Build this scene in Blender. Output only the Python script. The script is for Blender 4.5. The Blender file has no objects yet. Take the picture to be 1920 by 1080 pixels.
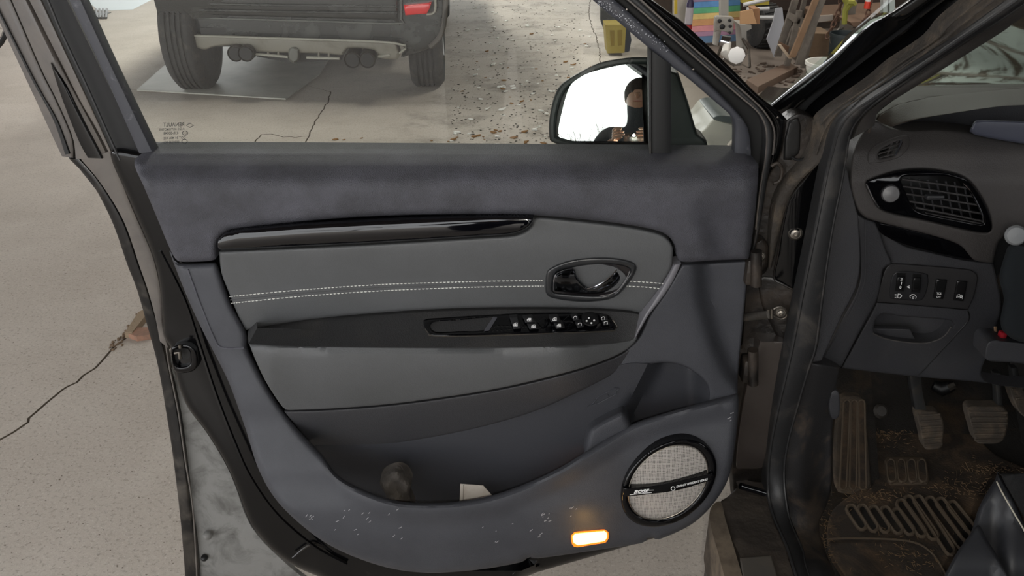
import bpy, bmesh, math, random
import numpy as np
from mathutils import Vector, Matrix, noise
from mathutils.geometry import delaunay_2d_cdt

random.seed(7)
R = math.radians
SC = bpy.context.scene
COL = SC.collection

# ------------------------------------------------------------------ camera
CAM = Vector((0.0, 0.0, 1.47))
PITCH, F = 27.0, 1600.0
cd = bpy.data.cameras.new('camera'); cam = bpy.data.objects.new('camera', cd); COL.objects.link(cam)
cam.location = CAM; cam.rotation_euler = (R(90 - PITCH), 0, 0)
cd.sensor_width = 36; cd.lens = F / 1920 * 36; cd.clip_start = 0.02; cd.clip_end = 200
SC.camera = cam
SC.view_settings.view_transform = 'Standard'; SC.view_settings.look = 'None'
SC.view_settings.gamma = 1; SC.view_settings.use_curve_mapping = False
SC.view_settings.exposure = 0.3
SC.render.film_transparent = False
try:
    SC.cycles.max_bounces = 8; SC.cycles.transparent_max_bounces = 12
    SC.cycles.use_denoising = True
except Exception: pass

# ------------------------------------------------------------------ overcast sky and added garage fill lights
w = bpy.data.worlds.new('overcast_sky'); SC.world = w; w.use_nodes = True
nt = w.node_tree; nt.nodes.clear()
wo = nt.nodes.new('ShaderNodeOutputWorld'); bg = nt.nodes.new('ShaderNodeBackground')
tc = nt.nodes.new('ShaderNodeTexCoord'); sx = nt.nodes.new('ShaderNodeSeparateXYZ'); rp = nt.nodes.new('ShaderNodeValToRGB')
nt.links.new(tc.outputs['Generated'], sx.inputs[0]); nt.links.new(sx.outputs['Z'], rp.inputs[0])
rp.color_ramp.elements[0].position = 0.0; rp.color_ramp.elements[0].color = (0.90, 0.91, 0.92, 1)
rp.color_ramp.elements[1].position = 0.7; rp.color_ramp.elements[1].color = (0.95, 0.97, 1.0, 1)
nt.links.new(rp.outputs[0], bg.inputs['Color']); bg.inputs['Strength'].default_value = 2.7
nt.links.new(bg.outputs[0], wo.inputs[0])

def area(name, loc, rot, sx_, sy_, power, col=(1, 1, 1)):
    l = bpy.data.lights.new(name, 'AREA'); l.shape = 'RECTANGLE'; l.size = sx_; l.size_y = sy_
    l.energy = power; l.color = col
    o = bpy.data.objects.new(name, l); o.location = loc; o.rotation_euler = rot; COL.objects.link(o); return o
area('added_garage_fill', (-1.6, 6.4, 3.15), (0, 0, 0), 0.3, 2.2, 65, (1.0, 0.98, 0.93))  # unseen area lights, added to brighten the garage floor
area('added_garage_fill', (2.6, 6.2, 3.15), (0, 0, 0), 0.3, 2.2, 60, (1.0, 0.96, 0.9))
area('added_garage_fill', (-1.6, 9.5, 3.15), (0, 0, 0), 0.3, 2.2, 110, (1.0, 0.98, 0.93))
for q in ((-1.6, 6.4, 3.12), (2.6, 6.2, 3.12), (-1.6, 9.5, 3.12)): area('added_ceiling_fill', q, (math.pi, 0, 0), 0.3, 2.2, 20, (1.0, 1.0, 0.96))  # unseen upward lights, added to lift the ceiling brightness

area('phone_flash', (0.018, -0.036, 1.452), (R(90 - 27), 0, 0), 0.008, 0.008, 4.2, (1.0, 0.95, 0.85))

# ------------------------------------------------------------------ helpers
CP, SP = math.cos(R(PITCH)), math.sin(R(PITCH))
def ray(px, py):
    x = (px - 960) / F; y = (540 - py) / F
    return Vector((x, CP + y * SP, -SP + y * CP))
def W(px, py, Y):
    d = ray(px, py); return CAM + d * (Y / d.y)
def WX(px, py, X):
    d = ray(px, py); return CAM + d * (X / d.x)
def WZ(px, py, z=0.0):
    d = ray(px, py); return CAM + d * ((CAM.z - z) / -d.z)

def lin(c):
    return tuple(((v / 255) / 12.92 if v / 255 <= 0.04045 else ((v / 255 + 0.055) / 1.055) ** 2.4) for v in c)
MATS = {}
def mat(name, rgb, rough=0.5, metal=0.0, bump=None, var=None, coat=0.0, emit=None, spec=0.5, dust=None, rvar=None):
    """rgb sRGB 0-255. bump=(scale,strength,kind) var=(scale,rgb2,lo,hi) dust=(scale,rgb,lo,hi)"""
    if name in MATS: return MATS[name]
    m = bpy.data.materials.new(name); m.use_nodes = True; t = m.node_tree; L = t.links
    b = t.nodes['Principled BSDF']
    b.inputs['Base Color'].default_value = (*lin(rgb), 1); b.inputs['Roughness'].default_value = rough
    b.inputs['Metallic'].default_value = metal; b.inputs['Coat Weight'].default_value = coat
    b.inputs['Coat Roughness'].default_value = 0.05
    b.inputs['Specular IOR Level'].default_value = spec
    tc = t.nodes.new('ShaderNodeTexCoord')
    cur = None
    for k, v in enumerate([var, dust]):
        if not v: continue
        n = t.nodes.new('ShaderNodeTexNoise'); n.inputs['Scale'].default_value = v[0]; n.inputs['Detail'].default_value = 6
        n.inputs['Roughness'].default_value = 0.65
        if k == 1: n.inputs['Distortion'].default_value = 0.6
        L.new(tc.outputs['Object'], n.inputs['Vector'])
        r = t.nodes.new('ShaderNodeMapRange'); r.inputs[1].default_value = v[2]; r.inputs[2].default_value = v[3]
        L.new(n.outputs['Fac'], r.inputs[0])
        mx = t.nodes.new('ShaderNodeMix'); mx.data_type = 'RGBA'
        if cur is None: mx.inputs['A'].default_value = (*lin(rgb), 1)
        else: L.new(cur, mx.inputs['A'])
        mx.inputs['B'].default_value = (*lin(v[1]), 1)
        L.new(r.outputs[0], mx.inputs['Factor']); cur = mx.outputs['Result']
        if k == 1:
            rr = t.nodes.new('ShaderNodeMapRange'); rr.inputs[3].default_value = rough; rr.inputs[4].default_value = 0.9
            L.new(r.outputs[0], rr.inputs[0]); L.new(rr.outputs[0], b.inputs['Roughness'])
    if cur is not None: L.new(cur, b.inputs['Base Color'])
    if bump:
        if bump[2] == 'vor':
            n = t.nodes.new('ShaderNodeTexVoronoi'); out = n.outputs['Distance']
        else:
            n = t.nodes.new('ShaderNodeTexNoise'); n.inputs['Detail'].default_value = 4; out = n.outputs['Fac']
        n.inputs['Scale'].default_value = bump[0]; L.new(tc.outputs['Object'], n.inputs['Vector'])
        bp = t.nodes.new('ShaderNodeBump'); bp.inputs['Strength'].default_value = bump[1]
        bp.inputs['Distance'].default_value = 0.6 / bump[0]
        L.new(out, bp.inputs['Height']); L.new(bp.outputs[0], b.inputs['Normal'])
    if emit:
        b.inputs['Emission Color'].default_value = (*lin(emit[0]), 1); b.inputs['Emission Strength'].default_value = emit[1]
    MATS[name] = m; return m

def glass(name, tint, ior=1.5, rough=0.0):
    if name in MATS: return MATS[name]
    m = bpy.data.materials.new(name); m.use_nodes = True; t = m.node_tree; t.nodes.clear()
    o = t.nodes.new('ShaderNodeOutputMaterial'); tr = t.nodes.new('ShaderNodeBsdfTransparent'); gl = t.nodes.new('ShaderNodeBsdfGlossy')
    fr = t.nodes.new('ShaderNodeFresnel'); mx = t.nodes.new('ShaderNodeMixShader')
    tr.inputs[0].default_value = (*tint, 1); gl.inputs['Roughness'].default_value = rough; fr.inputs[0].default_value = ior
    ge = t.nodes.new('ShaderNodeNewGeometry'); iv = t.nodes.new('ShaderNodeMath'); iv.operation = 'SUBTRACT'; iv.inputs[0].default_value = 1.0; t.links.new(ge.outputs['Backfacing'], iv.inputs[1])
    ml = t.nodes.new('ShaderNodeMath'); ml.operation = 'MULTIPLY'; t.links.new(fr.outputs[0], ml.inputs[0]); t.links.new(iv.outputs[0], ml.inputs[1])
    t.links.new(ml.outputs[0], mx.inputs[0]); t.links.new(tr.outputs[0], mx.inputs[1]); t.links.new(gl.outputs[0], mx.inputs[2])
    t.links.new(mx.outputs[0], o.inputs[0]); MATS[name] = m; return m

def thing(name, label, cat, loc, group=None):
    o = bpy.data.objects.new(name, None); COL.objects.link(o); o.location = loc; o.empty_display_size = 0.05
    o['label'] = label; o['category'] = cat
    if group: o['group'] = group
    return o
def tag(o, label=None, cat=None, group=None, kind=None):
    if label: o['label'] = label
    if cat: o['category'] = cat
    if group: o['group'] = group
    if kind: o['kind'] = kind
    return o
ORG = {}
def org(o):
    if o is None: return None
    if o.name in ORG: return ORG[o.name]
    return Vector(o.location) if o.parent is None else org(o.parent)
def mk(name, verts, faces, m, parent=None, smooth=True, label=None, kind=None, angle=38, orient=None, loc=None):
    verts = [Vector(v) for v in verts]
    if parent is None:
        if loc is None:
            a = np.array([v[:] for v in verts]); loc = ((a[:, 0].min() + a[:, 0].max()) / 2, (a[:, 1].min() + a[:, 1].max()) / 2, a[:, 2].min())
        o0 = Vector(loc)
    else: o0 = org(parent)
    me = bpy.data.meshes.new(name); me.from_pydata([v - o0 for v in verts], [], faces); me.validate(); 
    ms = m if isinstance(m, (list, tuple)) else [m]
    for q in ms: me.materials.append(q)
    bm = bmesh.new(); bm.from_mesh(me); bm.normal_update()
    if orient == 'cam':
        c = CAM - o0
        s = sum(f.normal.dot(c - f.calc_center_median()) * f.calc_area() for f in bm.faces)
        if s < 0: bmesh.ops.reverse_faces(bm, faces=bm.faces)
    elif orient == 'out': bmesh.ops.recalc_face_normals(bm, faces=bm.faces)
    bm.to_mesh(me); bm.free()
    if smooth:
        me.shade_smooth(); me.set_sharp_from_angle(angle=R(angle))
    o = bpy.data.objects.new(name, me); COL.objects.link(o)
    if parent is None: o.location = o0
    else: o.parent = parent
    if label: o['label'] = label
    if kind: o['kind'] = kind
    return o

class MB:
    """collects simple solids into one mesh"""
    def __init__(s): s.v = []; s.f = []
    def add(s, vs, fs):
        n = len(s.v); s.v += [Vector(v) for v in vs]; s.f += [tuple(i + n for i in f) for f in fs]; return s
    def box(s, c, d, rot=None, bev=0.0):
        bm = bmesh.new(); bmesh.ops.create_cube(bm, size=1)
        bmesh.ops.scale(bm, vec=d, verts=bm.verts)
        if bev: bmesh.ops.bevel(bm, geom=bm.edges[:], offset=bev, segments=2, affect='EDGES', profile=0.5)
        M = Matrix.Translation(Vector(c)) @ (rot.to_4x4() if rot is not None else Matrix())
        return s.bm(bm, M)
    def bm(s, bm, M=Matrix()):
        bm.verts.index_update(); s.add([M @ v.co for v in bm.verts], [[v.index for v in f.verts] for f in bm.faces]); bm.free(); return s
    def tube(s, pts, r, n=8, closed=False, cap=True, flat=1.0, up=None):
        pts = [Vector(p) for p in pts]; N = len(pts)
        rs = r if isinstance(r, (list, tuple)) else [r] * N
        vs = []; fs = []; prev = None
        for i, p in enumerate(pts):
            a = pts[(i - 1) % N] if (closed or i > 0) else p; b = pts[(i + 1) % N] if (closed or i < N - 1) else p
            t = (b - a).normalized() if (b - a).length > 1e-9 else Vector((0, 0, 1))
            if prev is None:
                u0 = Vector(up) if up is not None else (Vector((0, 0, 1)) if abs(t.z) < .9 else Vector((1, 0, 0)))
            else: u0 = prev
            u = (u0 - t * u0.dot(t)); u = u.normalized() if u.length > 1e-6 else t.orthogonal().normalized(); prev = u
            v = t.cross(u)
            for k in range(n):
                an = 2 * math.pi * k / n; vs.append(p + (u * math.cos(an) * flat + v * math.sin(an)) * rs[i])
        for i in range(N if closed else N - 1):
            j = (i + 1) % N
            for k in range(n):
                k2 = (k + 1) % n; fs.append((i * n + k, j * n + k, j * n + k2, i * n + k2))
        if cap and not closed: fs.append(tuple(range(n))); fs.append(tuple((N - 1) * n + k for k in reversed(range(n))))
        return s.add(vs, fs)
    def lathe(s, prof, c, axis=(0, 0, 1), n=32):
        """prof [(r,h)]"""
        ax = Vector(axis).normalized(); u = ax.orthogonal().normalized(); v = ax.cross(u); c = Vector(c)
        vs = []; fs = []
        for r_, h in prof:
            for k in range(n):
                a = 2 * math.pi * k / n; vs.append(c + ax * h + (u * math.cos(a) + v * math.sin(a)) * max(r_, 1e-5))
        for i in range(len(prof) - 1):
            for k in range(n):
                k2 = (k + 1) % n; fs.append((i * n + k, i * n + k2, (i + 1) * n + k2, (i + 1) * n + k))
        fs.append(tuple(reversed(range(n)))); fs.append(tuple((len(prof) - 1) * n + k for k in range(n)))
        return s.add(vs, fs)
    def obj(s, name, m, parent=None, **k):
        k.setdefault('orient', 'out'); return mk(name, s.v, s.f, m, parent, **k)

def cat_seg(P, i, n, closed):
    N = len(P)
    def g(j):
        if closed: return P[j % N]
        return P[max(0, min(N - 1, j))]
    p0, p1, p2, p3 = g(i - 1), g(i), g(i + 1), g(i + 2)
    out = []
    for k in range(n):
        t = k / n
        out.append(tuple(0.5 * ((2 * b) + (-a + c) * t + (2 * a - 5 * b + 4 * c - d) * t * t + (-a + 3 * b - 3 * c + d) * t ** 3)
                         for a, b, c, d in zip(p0, p1, p2, p3)))
    return out
def curve(P, step=8, closed=False, raw=False):
    """P list of tuples; optional trailing 'c' marks a sharp corner. returns resampled tuples"""
    pts = []; cor = []
    for p in P:
        if p[-1] == 'c': pts.append(tuple(p[:-1])); cor.append(True)
        else: pts.append(tuple(p)); cor.append(False)
    N = len(pts)
    if not closed:
        idx = [0] + [i for i in range(1, N - 1) if cor[i]] + [N - 1]
        segs = [pts[a:b + 1] for a, b in zip(idx[:-1], idx[1:])]; cl = False
    else:
        ci = [i for i in range(N) if cor[i]]
        if not ci: segs = [pts]; cl = True
        else:
            segs = []; cl = False
            for a, b in zip(ci, ci[1:] + [ci[0] + N]): segs.append([pts[i % N] for i in range(a, b + 1)])
    out = []
    for s in segs:
        m = len(s) if (closed and cl) else len(s) - 1
        for i in range(m):
            a = s[i]; b = s[(i + 1) % len(s)]
            n = max(1, int(round(math.hypot(a[0] - b[0], a[1] - b[1]) / step)))
            if raw: out += [tuple(x + (y - x) * k / n for x, y in zip(a, b)) for k in range(n)]
            else: out += cat_seg(s, i, n, closed and cl)
    if not closed: out.append(pts[-1])
    return out
def sstep(a, b, x):
    t = min(1, max(0, (x - a) / (b - a))); return t * t * (3 - 2 * t)
def prof(x, T):
    if x <= T[0][0]: return T[0][1]
    for (a, u), (b, v) in zip(T[:-1], T[1:]):
        if x <= b: return u + (v - u) * (0.5 * (x - a) / (b - a) + 0.5 * sstep(a, b, x))
    return T[-1][1]
def pl(x, T):
    if x <= T[0][0]: return T[0][1]
    for (a, u), (b, v) in zip(T[:-1], T[1:]):
        if x <= b: return u + (v - u) * (x - a) / (b - a)
    return T[-1][1]

def inside(P, poly):
    x, y = P[:, 0], P[:, 1]; r = np.zeros(len(P), bool); n = len(poly); j = n - 1
    for i in range(n):
        xi, yi = poly[i]; xj, yj = poly[j]
        if yi != yj:
            c = ((yi > y) != (yj > y)) & (x < (xj - xi) * (y - yi) / (yj - yi) + xi); r ^= c
        j = i
    return r
def pdist(P, poly, closed=True):
    A = np.array(poly, float); B = np.roll(A, -1, 0)
    if not closed: A = A[:-1]; B = B[:-1]
    D = B - A; LL = (D ** 2).sum(1) + 1e-12; best = np.full(len(P), 1e9)
    for a, d, l in zip(A, D, LL):
        t = np.clip(((P - a) @ d) / l, 0, 1); q = P - (a + t[:, None] * d)
        best = np.minimum(best, (q ** 2).sum(1))
    return np.sqrt(best)

def sheet(name, outline, Yf, m, parent=None, step=12, r=5, e=0.004, thick=0.02, bstep=6, holes=(), back=(0, 1, 0),
          proj=None, raw=False, extra=(), skirt_holes=True, **kw):
    """outline in photo pixels; Yf = world Y of the surface (number or f(px,py)); edges rolled back e metres over r px; skirt gives thickness"""
    B = [p[:2] for p in curve(outline, bstep, True, raw)]
    H = [[p[:2] for p in curve(h, bstep, True, raw)] for h in holes]
    allb = [B] + H
    bd = np.array([p for q in allb for p in q], float)
    x0, y0 = np.array(B).min(0); x1, y1 = np.array(B).max(0)
    gx = np.arange(x0 + step * .37, x1, step); gy = np.arange(y0 + step * .41, y1, step)
    G = np.array([(a + (step * .5 if j % 2 else 0), b) for j, b in enumerate(gy) for a in gx], float).reshape(-1, 2)
    def dist(P):
        d = pdist(P, B)
        for h in H: d = np.minimum(d, pdist(P, h))
        return d
    def ok(P):
        k = inside(P, B)
        for h in H: k &= ~inside(P, h)
        return k
    pts = []
    if len(G):
        k = ok(G); G = G[k]
        if len(G): 
            dg = dist(G); G = G[dg > max(r * 1.25, step * 0.35) if r else dg > step * 0.35]; pts.append(G)
    if r:
        for fr in (0.12, 0.38, 0.7, 1.0):
            for q in allb:
                Q = np.array(q, float); T = np.roll(Q, -1, 0) - np.roll(Q, 1, 0)
                T /= (np.hypot(T[:, 0], T[:, 1])[:, None] + 1e-9); Nn = np.stack([-T[:, 1], T[:, 0]], 1)
                for sg in (1, -1):
                    C = Q + Nn * sg * r * fr; kk = ok(C); C = C[kk]
                    if len(C):
                        C = C[dist(C) > r * fr * 0.93]; pts.append(C)
    if len(extra): pts.append(np.array(extra, float))
    I = np.concatenate(pts) if pts else np.zeros((0, 2))
    V2 = [Vector((float(a), float(b))) for a, b in bd] + [Vector((float(a), float(b))) for a, b in I]
    E = []; o = 0
    for q in allb:
        n = len(q); E += [(o + i, o + (i + 1) % n) for i in range(n)]; o += n
    res = delaunay_2d_cdt(V2, E, [], 2 if H else 1, 1e-4)
    P = np.array([(v.x, v.y) for v in res[0]]); fs = [tuple(f) for f in res[2]]
    if H:   # safety: drop faces inside holes
        cen = np.array([P[list(f)].mean(0) for f in fs]); k = ok(cen); fs = [f for f, g in zip(fs, k) if g]
    D = dist(P) if r else np.full(len(P), 1e9)
    vs = []
    for (px, py), d in zip(P, D):
        Y = Yf(px, py) if callable(Yf) else Yf
        if proj: v = proj(px, py, Y)
        else: v = W(px, py, Y)
        if r and d < r:
            q = 1 - d / r; v = v + (v - CAM).normalized() * e * (1 - math.sqrt(max(0, 1 - q * q)))
        vs.append(v)
    if thick:
        rayb = back == 'ray'
        cnt = {}
        for f in fs:
            for i in range(len(f)):
                a, b = f[i], f[(i + 1) % len(f)]; cnt.setdefault((min(a, b), max(a, b)), []).append((a, b))
        bk = None if rayb else Vector(back) * thick; mp = {}
        for k_, l in list(cnt.items()):
            if len(l) == 1:
                a, b = l[0]
                for q in (a, b):
                    if q not in mp: mp[q] = len(vs); vs.append(vs[q] + ((vs[q] - CAM).normalized() * thick if rayb else bk))
                fs.append((b, a, mp[a], mp[b]))
    kw.setdefault('orient', 'cam')
    return mk(name, vs, fs, m, parent, **kw)

def band(name, Lp, Rp, m, parent=None, Y=None, n=40, mseg=7, bulge=0.006, thick=0.02, back=(0, 1, 0), proj=W, **kw):
    """strip lofted between two polylines of (px,py[,Y]) with a rounded crown towards the viewer"""
    def prep(P):
        P = [(*p, Y(p[0], p[1]) if callable(Y) else Y) if len(p) == 2 else p for p in P]
        c = curve(P, 4); d = [0]
        for a, b in zip(c[:-1], c[1:]): d.append(d[-1] + math.hypot(a[0] - b[0], a[1] - b[1]))
        return [tuple(float(np.interp(d[-1] * k / n, d, [q[j] for q in c])) for j in range(3)) for k in range(n + 1)]
    A, B = prep(Lp), prep(Rp); vs = []; fs = []
    bk = Vector(back) * thick
    for a, b in zip(A, B):
        pa, pb = proj(*a), proj(*b)
        row = []
        for j in range(mseg + 1):
            t = j / mseg; p = pa.lerp(pb, t); c = math.sqrt(max(0, 1 - (2 * t - 1) ** 2))
            row.append(p - (p - CAM).normalized() * bulge * c)
        vs += [pa + bk] + row + [pb + bk]
    M = mseg + 3
    for i in range(n):
        for j in range(M - 1): fs.append((i * M + j, (i + 1) * M + j, (i + 1) * M + j + 1, i * M + j + 1))
    fs.append(tuple(range(M))); fs.append(tuple(n * M + j for j in reversed(range(M))))
    kw.setdefault('orient', 'out')
    return mk(name, vs, fs, m, parent, **kw)

def line3(P, Y=None, step=6, off=0.0):
    P = [(*p, Y(p[0], p[1]) if callable(Y) else Y) if len(p) == 2 else p for p in P]
    return [W(p[0], p[1], p[2] - off) for p in curve(P, step)]

def text_px(name, body, org_, dx, up, Yf, m, parent, shear=0.0, ext=0.0004, bold=0.0, proj=None, off=0.0008):
    """lettering as real thin mesh: text units mapped through dx / up (px per unit) on the surface Yf"""
    cu = bpy.data.curves.new(name, 'FONT'); cu.body = body; cu.size = 1; cu.shear = shear; cu.offset = bold; cu.resolution_u = 3
    to = bpy.data.objects.new(name, cu); COL.objects.link(to)
    dg = bpy.context.evaluated_depsgraph_get(); me = bpy.data.meshes.new_from_object(to.evaluated_get(dg))
    bpy.data.objects.remove(to)
    vs = []
    for v in me.vertices:
        px = org_[0] + v.co.x * dx[0] + v.co.y * up[0]; py = org_[1] + v.co.x * dx[1] + v.co.y * up[1]
        Y = Yf(px, py) if callable(Yf) else Yf
        q = proj(px, py) if proj else W(px, py, Y)
        vs.append(q - (q - CAM).normalized() * off)
    fs = [tuple(p.vertices) for p in me.polygons]
    return mk(name, vs, fs, m, parent, smooth=False, orient='cam')

def ell(cx, cy, rx, ry, rot=0, n=40):
    return [(cx + rx * math.cos(a) * math.cos(R(rot)) - ry * math.sin(a) * math.sin(R(rot)),
             cy + rx * math.cos(a) * math.sin(R(rot)) + ry * math.sin(a) * math.cos(R(rot))) for a in [2 * math.pi * k / n for k in range(n)]]

# ------------------------------------------------------------------ materials
M_soft = mat('soft_grained_plastic', (80, 80, 87), 0.58, spec=.25, bump=(620, 0.7, 'vor'), var=(9, (54, 54, 57), .35, .75))
M_hard = mat('hard_grained_plastic', (62, 63, 68), 0.55, spec=.4, bump=(800, 0.35, 'vor'), var=(7, (50, 51, 56), .4, .8), dust=(3.5, (84, 80, 76), .58, 1.0))
M_leath = mat('grey_leatherette', (78, 79, 81), 0.55, bump=(500, 0.18, 'vor'), var=(5, (70, 71, 72), .35, .7))
M_arm = mat('dark_armrest_vinyl', (46, 46, 47), 0.6, bump=(500, 0.3, 'vor'), dust=(7, (68, 65, 62), .52, 1.0))
M_under = mat('armrest_underside_plastic', (54, 54, 57), 0.55, bump=(600, 0.3, 'vor'))
M_gloss = mat('gloss_black_trim', (6, 6, 8), 0.06, spec=.42)
M_strip = mat('piano_black', (6, 6, 9), 0.04, spec=.6, coat=.15)
M_paint = mat('black_car_paint', (8, 8, 9), 0.14, spec=.42, dust=(40, (80, 74, 66), .68, .98))
M_paint2 = mat('dusty_black_paint', (16, 15, 15), 0.28, dust=(14, (84, 76, 66), .50, .98))
M_jamb = mat('dusty_door_flange', (78, 73, 70), 0.4, dust=(9, (108, 101, 94), .4, .8), coat=0.3)
M_jambdark = mat('grimy_pillar_paint', (24, 21, 19), 0.40, dust=(11, (68, 57, 47), .46, .85), bump=(60, .25, 'n'))
M_brownseal = mat('dust_caked_rubber', (52, 47, 42), 0.75, dust=(26, (98, 86, 72), .47, .85), bump=(160, .5, 'n'))
M_rub = mat('black_rubber', (36, 36, 37), 0.5, bump=(300, .2, 'n'), dust=(16, (86, 80, 74), .52, .95))
M_rub2 = mat('matt_black_rubber', (12, 12, 13), 0.6)
M_lip = mat('grained_window_lip', (52, 53, 59), 0.5, dust=(60, (110, 110, 114), .6, .8))
M_skin = mat('dirty_door_skin', (112, 111, 108), 0.6, dust=(16, (70, 68, 65), .48, .75), bump=(50, .2, 'n'))
M_chrome = mat('chrome', (200, 200, 205), 0.08, metal=1.0)
M_dchrome = mat('dark_chrome', (90, 92, 96), 0.10, metal=1.0)
M_steel = mat('zinc_steel', (120, 115, 108), 0.35, metal=0.9, dust=(60, (90, 78, 66), .5, .8))
M_stitch = mat('white_thread', (215, 215, 210), 0.8)
M_sw = mat('satin_black_switch', (20, 20, 21), 0.35)
M_sw2 = mat('matt_black_switch', (36, 36, 38), 0.45)
M_icon = mat('white_print', (225, 225, 225), 0.6)
M_dash = mat('dashboard_plastic', (64, 61, 60), 0.6, bump=(520, 0.3, 'vor'), dust=(6, (70, 66, 62), .5, 1.0))
M_dash2 = mat('lower_dash_plastic', (52, 52, 55), 0.55, bump=(600, 0.25, 'vor'), dust=(6, (62, 60, 60), .5, 1.0))
M_black = mat('deep_black_plastic', (9, 9, 10), 0.5)
M_glassD = glass('side_window_glass', (0.925, 0.95, 0.91), 1.5)
M_glassW = glass('windscreen_glass', (0.91, 0.95, 0.93), 1.45)
M_print = mat('frit_print', (24, 26, 26), 0.6)
# ================================================================== SETTING
def floor_mat():
    m = bpy.data.materials.new('concrete'); m.use_nodes = True; t = m.node_tree; L = t.links; b = t.nodes['Principled BSDF']
    tc = t.nodes.new('ShaderNodeTexCoord')
    def nz(s, d=6, r=.6, dist=0):
        n = t.nodes.new('ShaderNodeTexNoise'); n.inputs['Scale'].default_value = s; n.inputs['Detail'].default_value = d; n.inputs['Roughness'].default_value = r; n.inputs['Distortion'].default_value = dist
        L.new(tc.outputs['Object'], n.inputs['Vector']); return n.outputs['Fac']
    def rng(s, a, c, lo=0, hi=1):
        r = t.nodes.new('ShaderNodeMapRange'); r.inputs[1].default_value = a; r.inputs[2].default_value = c; r.inputs[3].default_value = lo; r.inputs[4].default_value = hi; L.new(s, r.inputs[0]); return r.outputs[0]
    def mix(a, bb, f, mode='MIX'):
        x = t.nodes.new('ShaderNodeMix'); x.data_type = 'RGBA'; x.blend_type = mode
        for s, k in ((a, 'A'), (bb, 'B')):
            if isinstance(s, tuple): x.inputs[k].default_value = (*lin(s), 1)
            else: L.new(s, x.inputs[k])
        if isinstance(f, float): x.inputs['Factor'].default_value = f
        else: L.new(f, x.inputs['Factor'])
        return x.outputs['Result']
    c = mix((187, 178, 168), (171, 161, 150), rng(nz(1.1, 5, .6, .2), .35, .7))
    c = mix(c, (194, 186, 176), rng(nz(4.5, 8, .7), .5, .75, 0, .7))
    c = mix(c, (104, 96, 87), rng(nz(90, 5, .8), .53, .70, 0, .8))
    c = mix(c, (214, 209, 201), rng(nz(150, 4, .8), .56, .70, 0, .8))
    c = mix(c, (150, 118, 88), rng(nz(2.2, 6, .7, .3), .66, .78, 0, .45))
    # dirtier, stained ground deeper in the garage
    sp_ = t.nodes.new('ShaderNodeSeparateXYZ'); L.new(tc.outputs['Object'], sp_.inputs[0])
    far = rng(sp_.outputs['Y'], 2.2, 4.2)
    st = t.nodes.new('ShaderNodeMath'); st.operation = 'MULTIPLY'; L.new(far, st.inputs[0]); L.new(rng(nz(2.6, 9, .78, .25), .5, .68, 0, .75), st.inputs[1])
    s2 = t.nodes.new('ShaderNodeMath'); s2.operation = 'MULTIPLY'; L.new(st.outputs[0], s2.inputs[0]); L.new(rng(sp_.outputs['X'], -1.2, -.2, .18, 1), s2.inputs[1])
    c = mix(c, (98, 92, 82), s2.outputs[0])
    # trodden brown earth in front of the workshop shelves
    ex = t.nodes.new('ShaderNodeMath'); ex.operation = 'MULTIPLY'; L.new(rng(sp_.outputs['X'], .8, 1.4), ex.inputs[0]); L.new(far, ex.inputs[1])
    c = mix(c, (106, 96, 87), ex.outputs[0])
    L.new(c, b.inputs['Base Color']); b.inputs['Roughness'].default_value = .75
    bp = t.nodes.new('ShaderNodeBump'); bp.inputs['Strength'].default_value = .35; bp.inputs['Distance'].default_value = .006
    L.new(nz(70, 8, .75), bp.inputs['Height']); L.new(bp.outputs[0], b.inputs['Normal'])
    return m
M_floor = floor_mat()
M_crack = mat('crack_dirt', (84, 74, 62), .95, bump=(120, .6, 'n'))
CR = [[(-300, 1000), (-120, 900), (0, 825), (50, 792), (65, 772), (105, 740), (125, 727), (160, 703), (190, 677), (215, 650), (238, 632), (262, 595), (300, 560)],
      [(560, 300), (566, 280), (578, 255), (598, 216), (616, 189), (620, 172)], [(578, 255), (556, 257), (532, 257), (510, 251), (491, 252), (480, 262), (474, 285)],
      [(536, 186), (550, 165), (563, 148), (575, 130), (590, 112)], [(380, 176), (450, 183), (536, 186)],
      [(1107, 0), (1104, 25), (1108, 45), (1118, 70), (1124, 95), (1126, 120)]]
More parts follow.
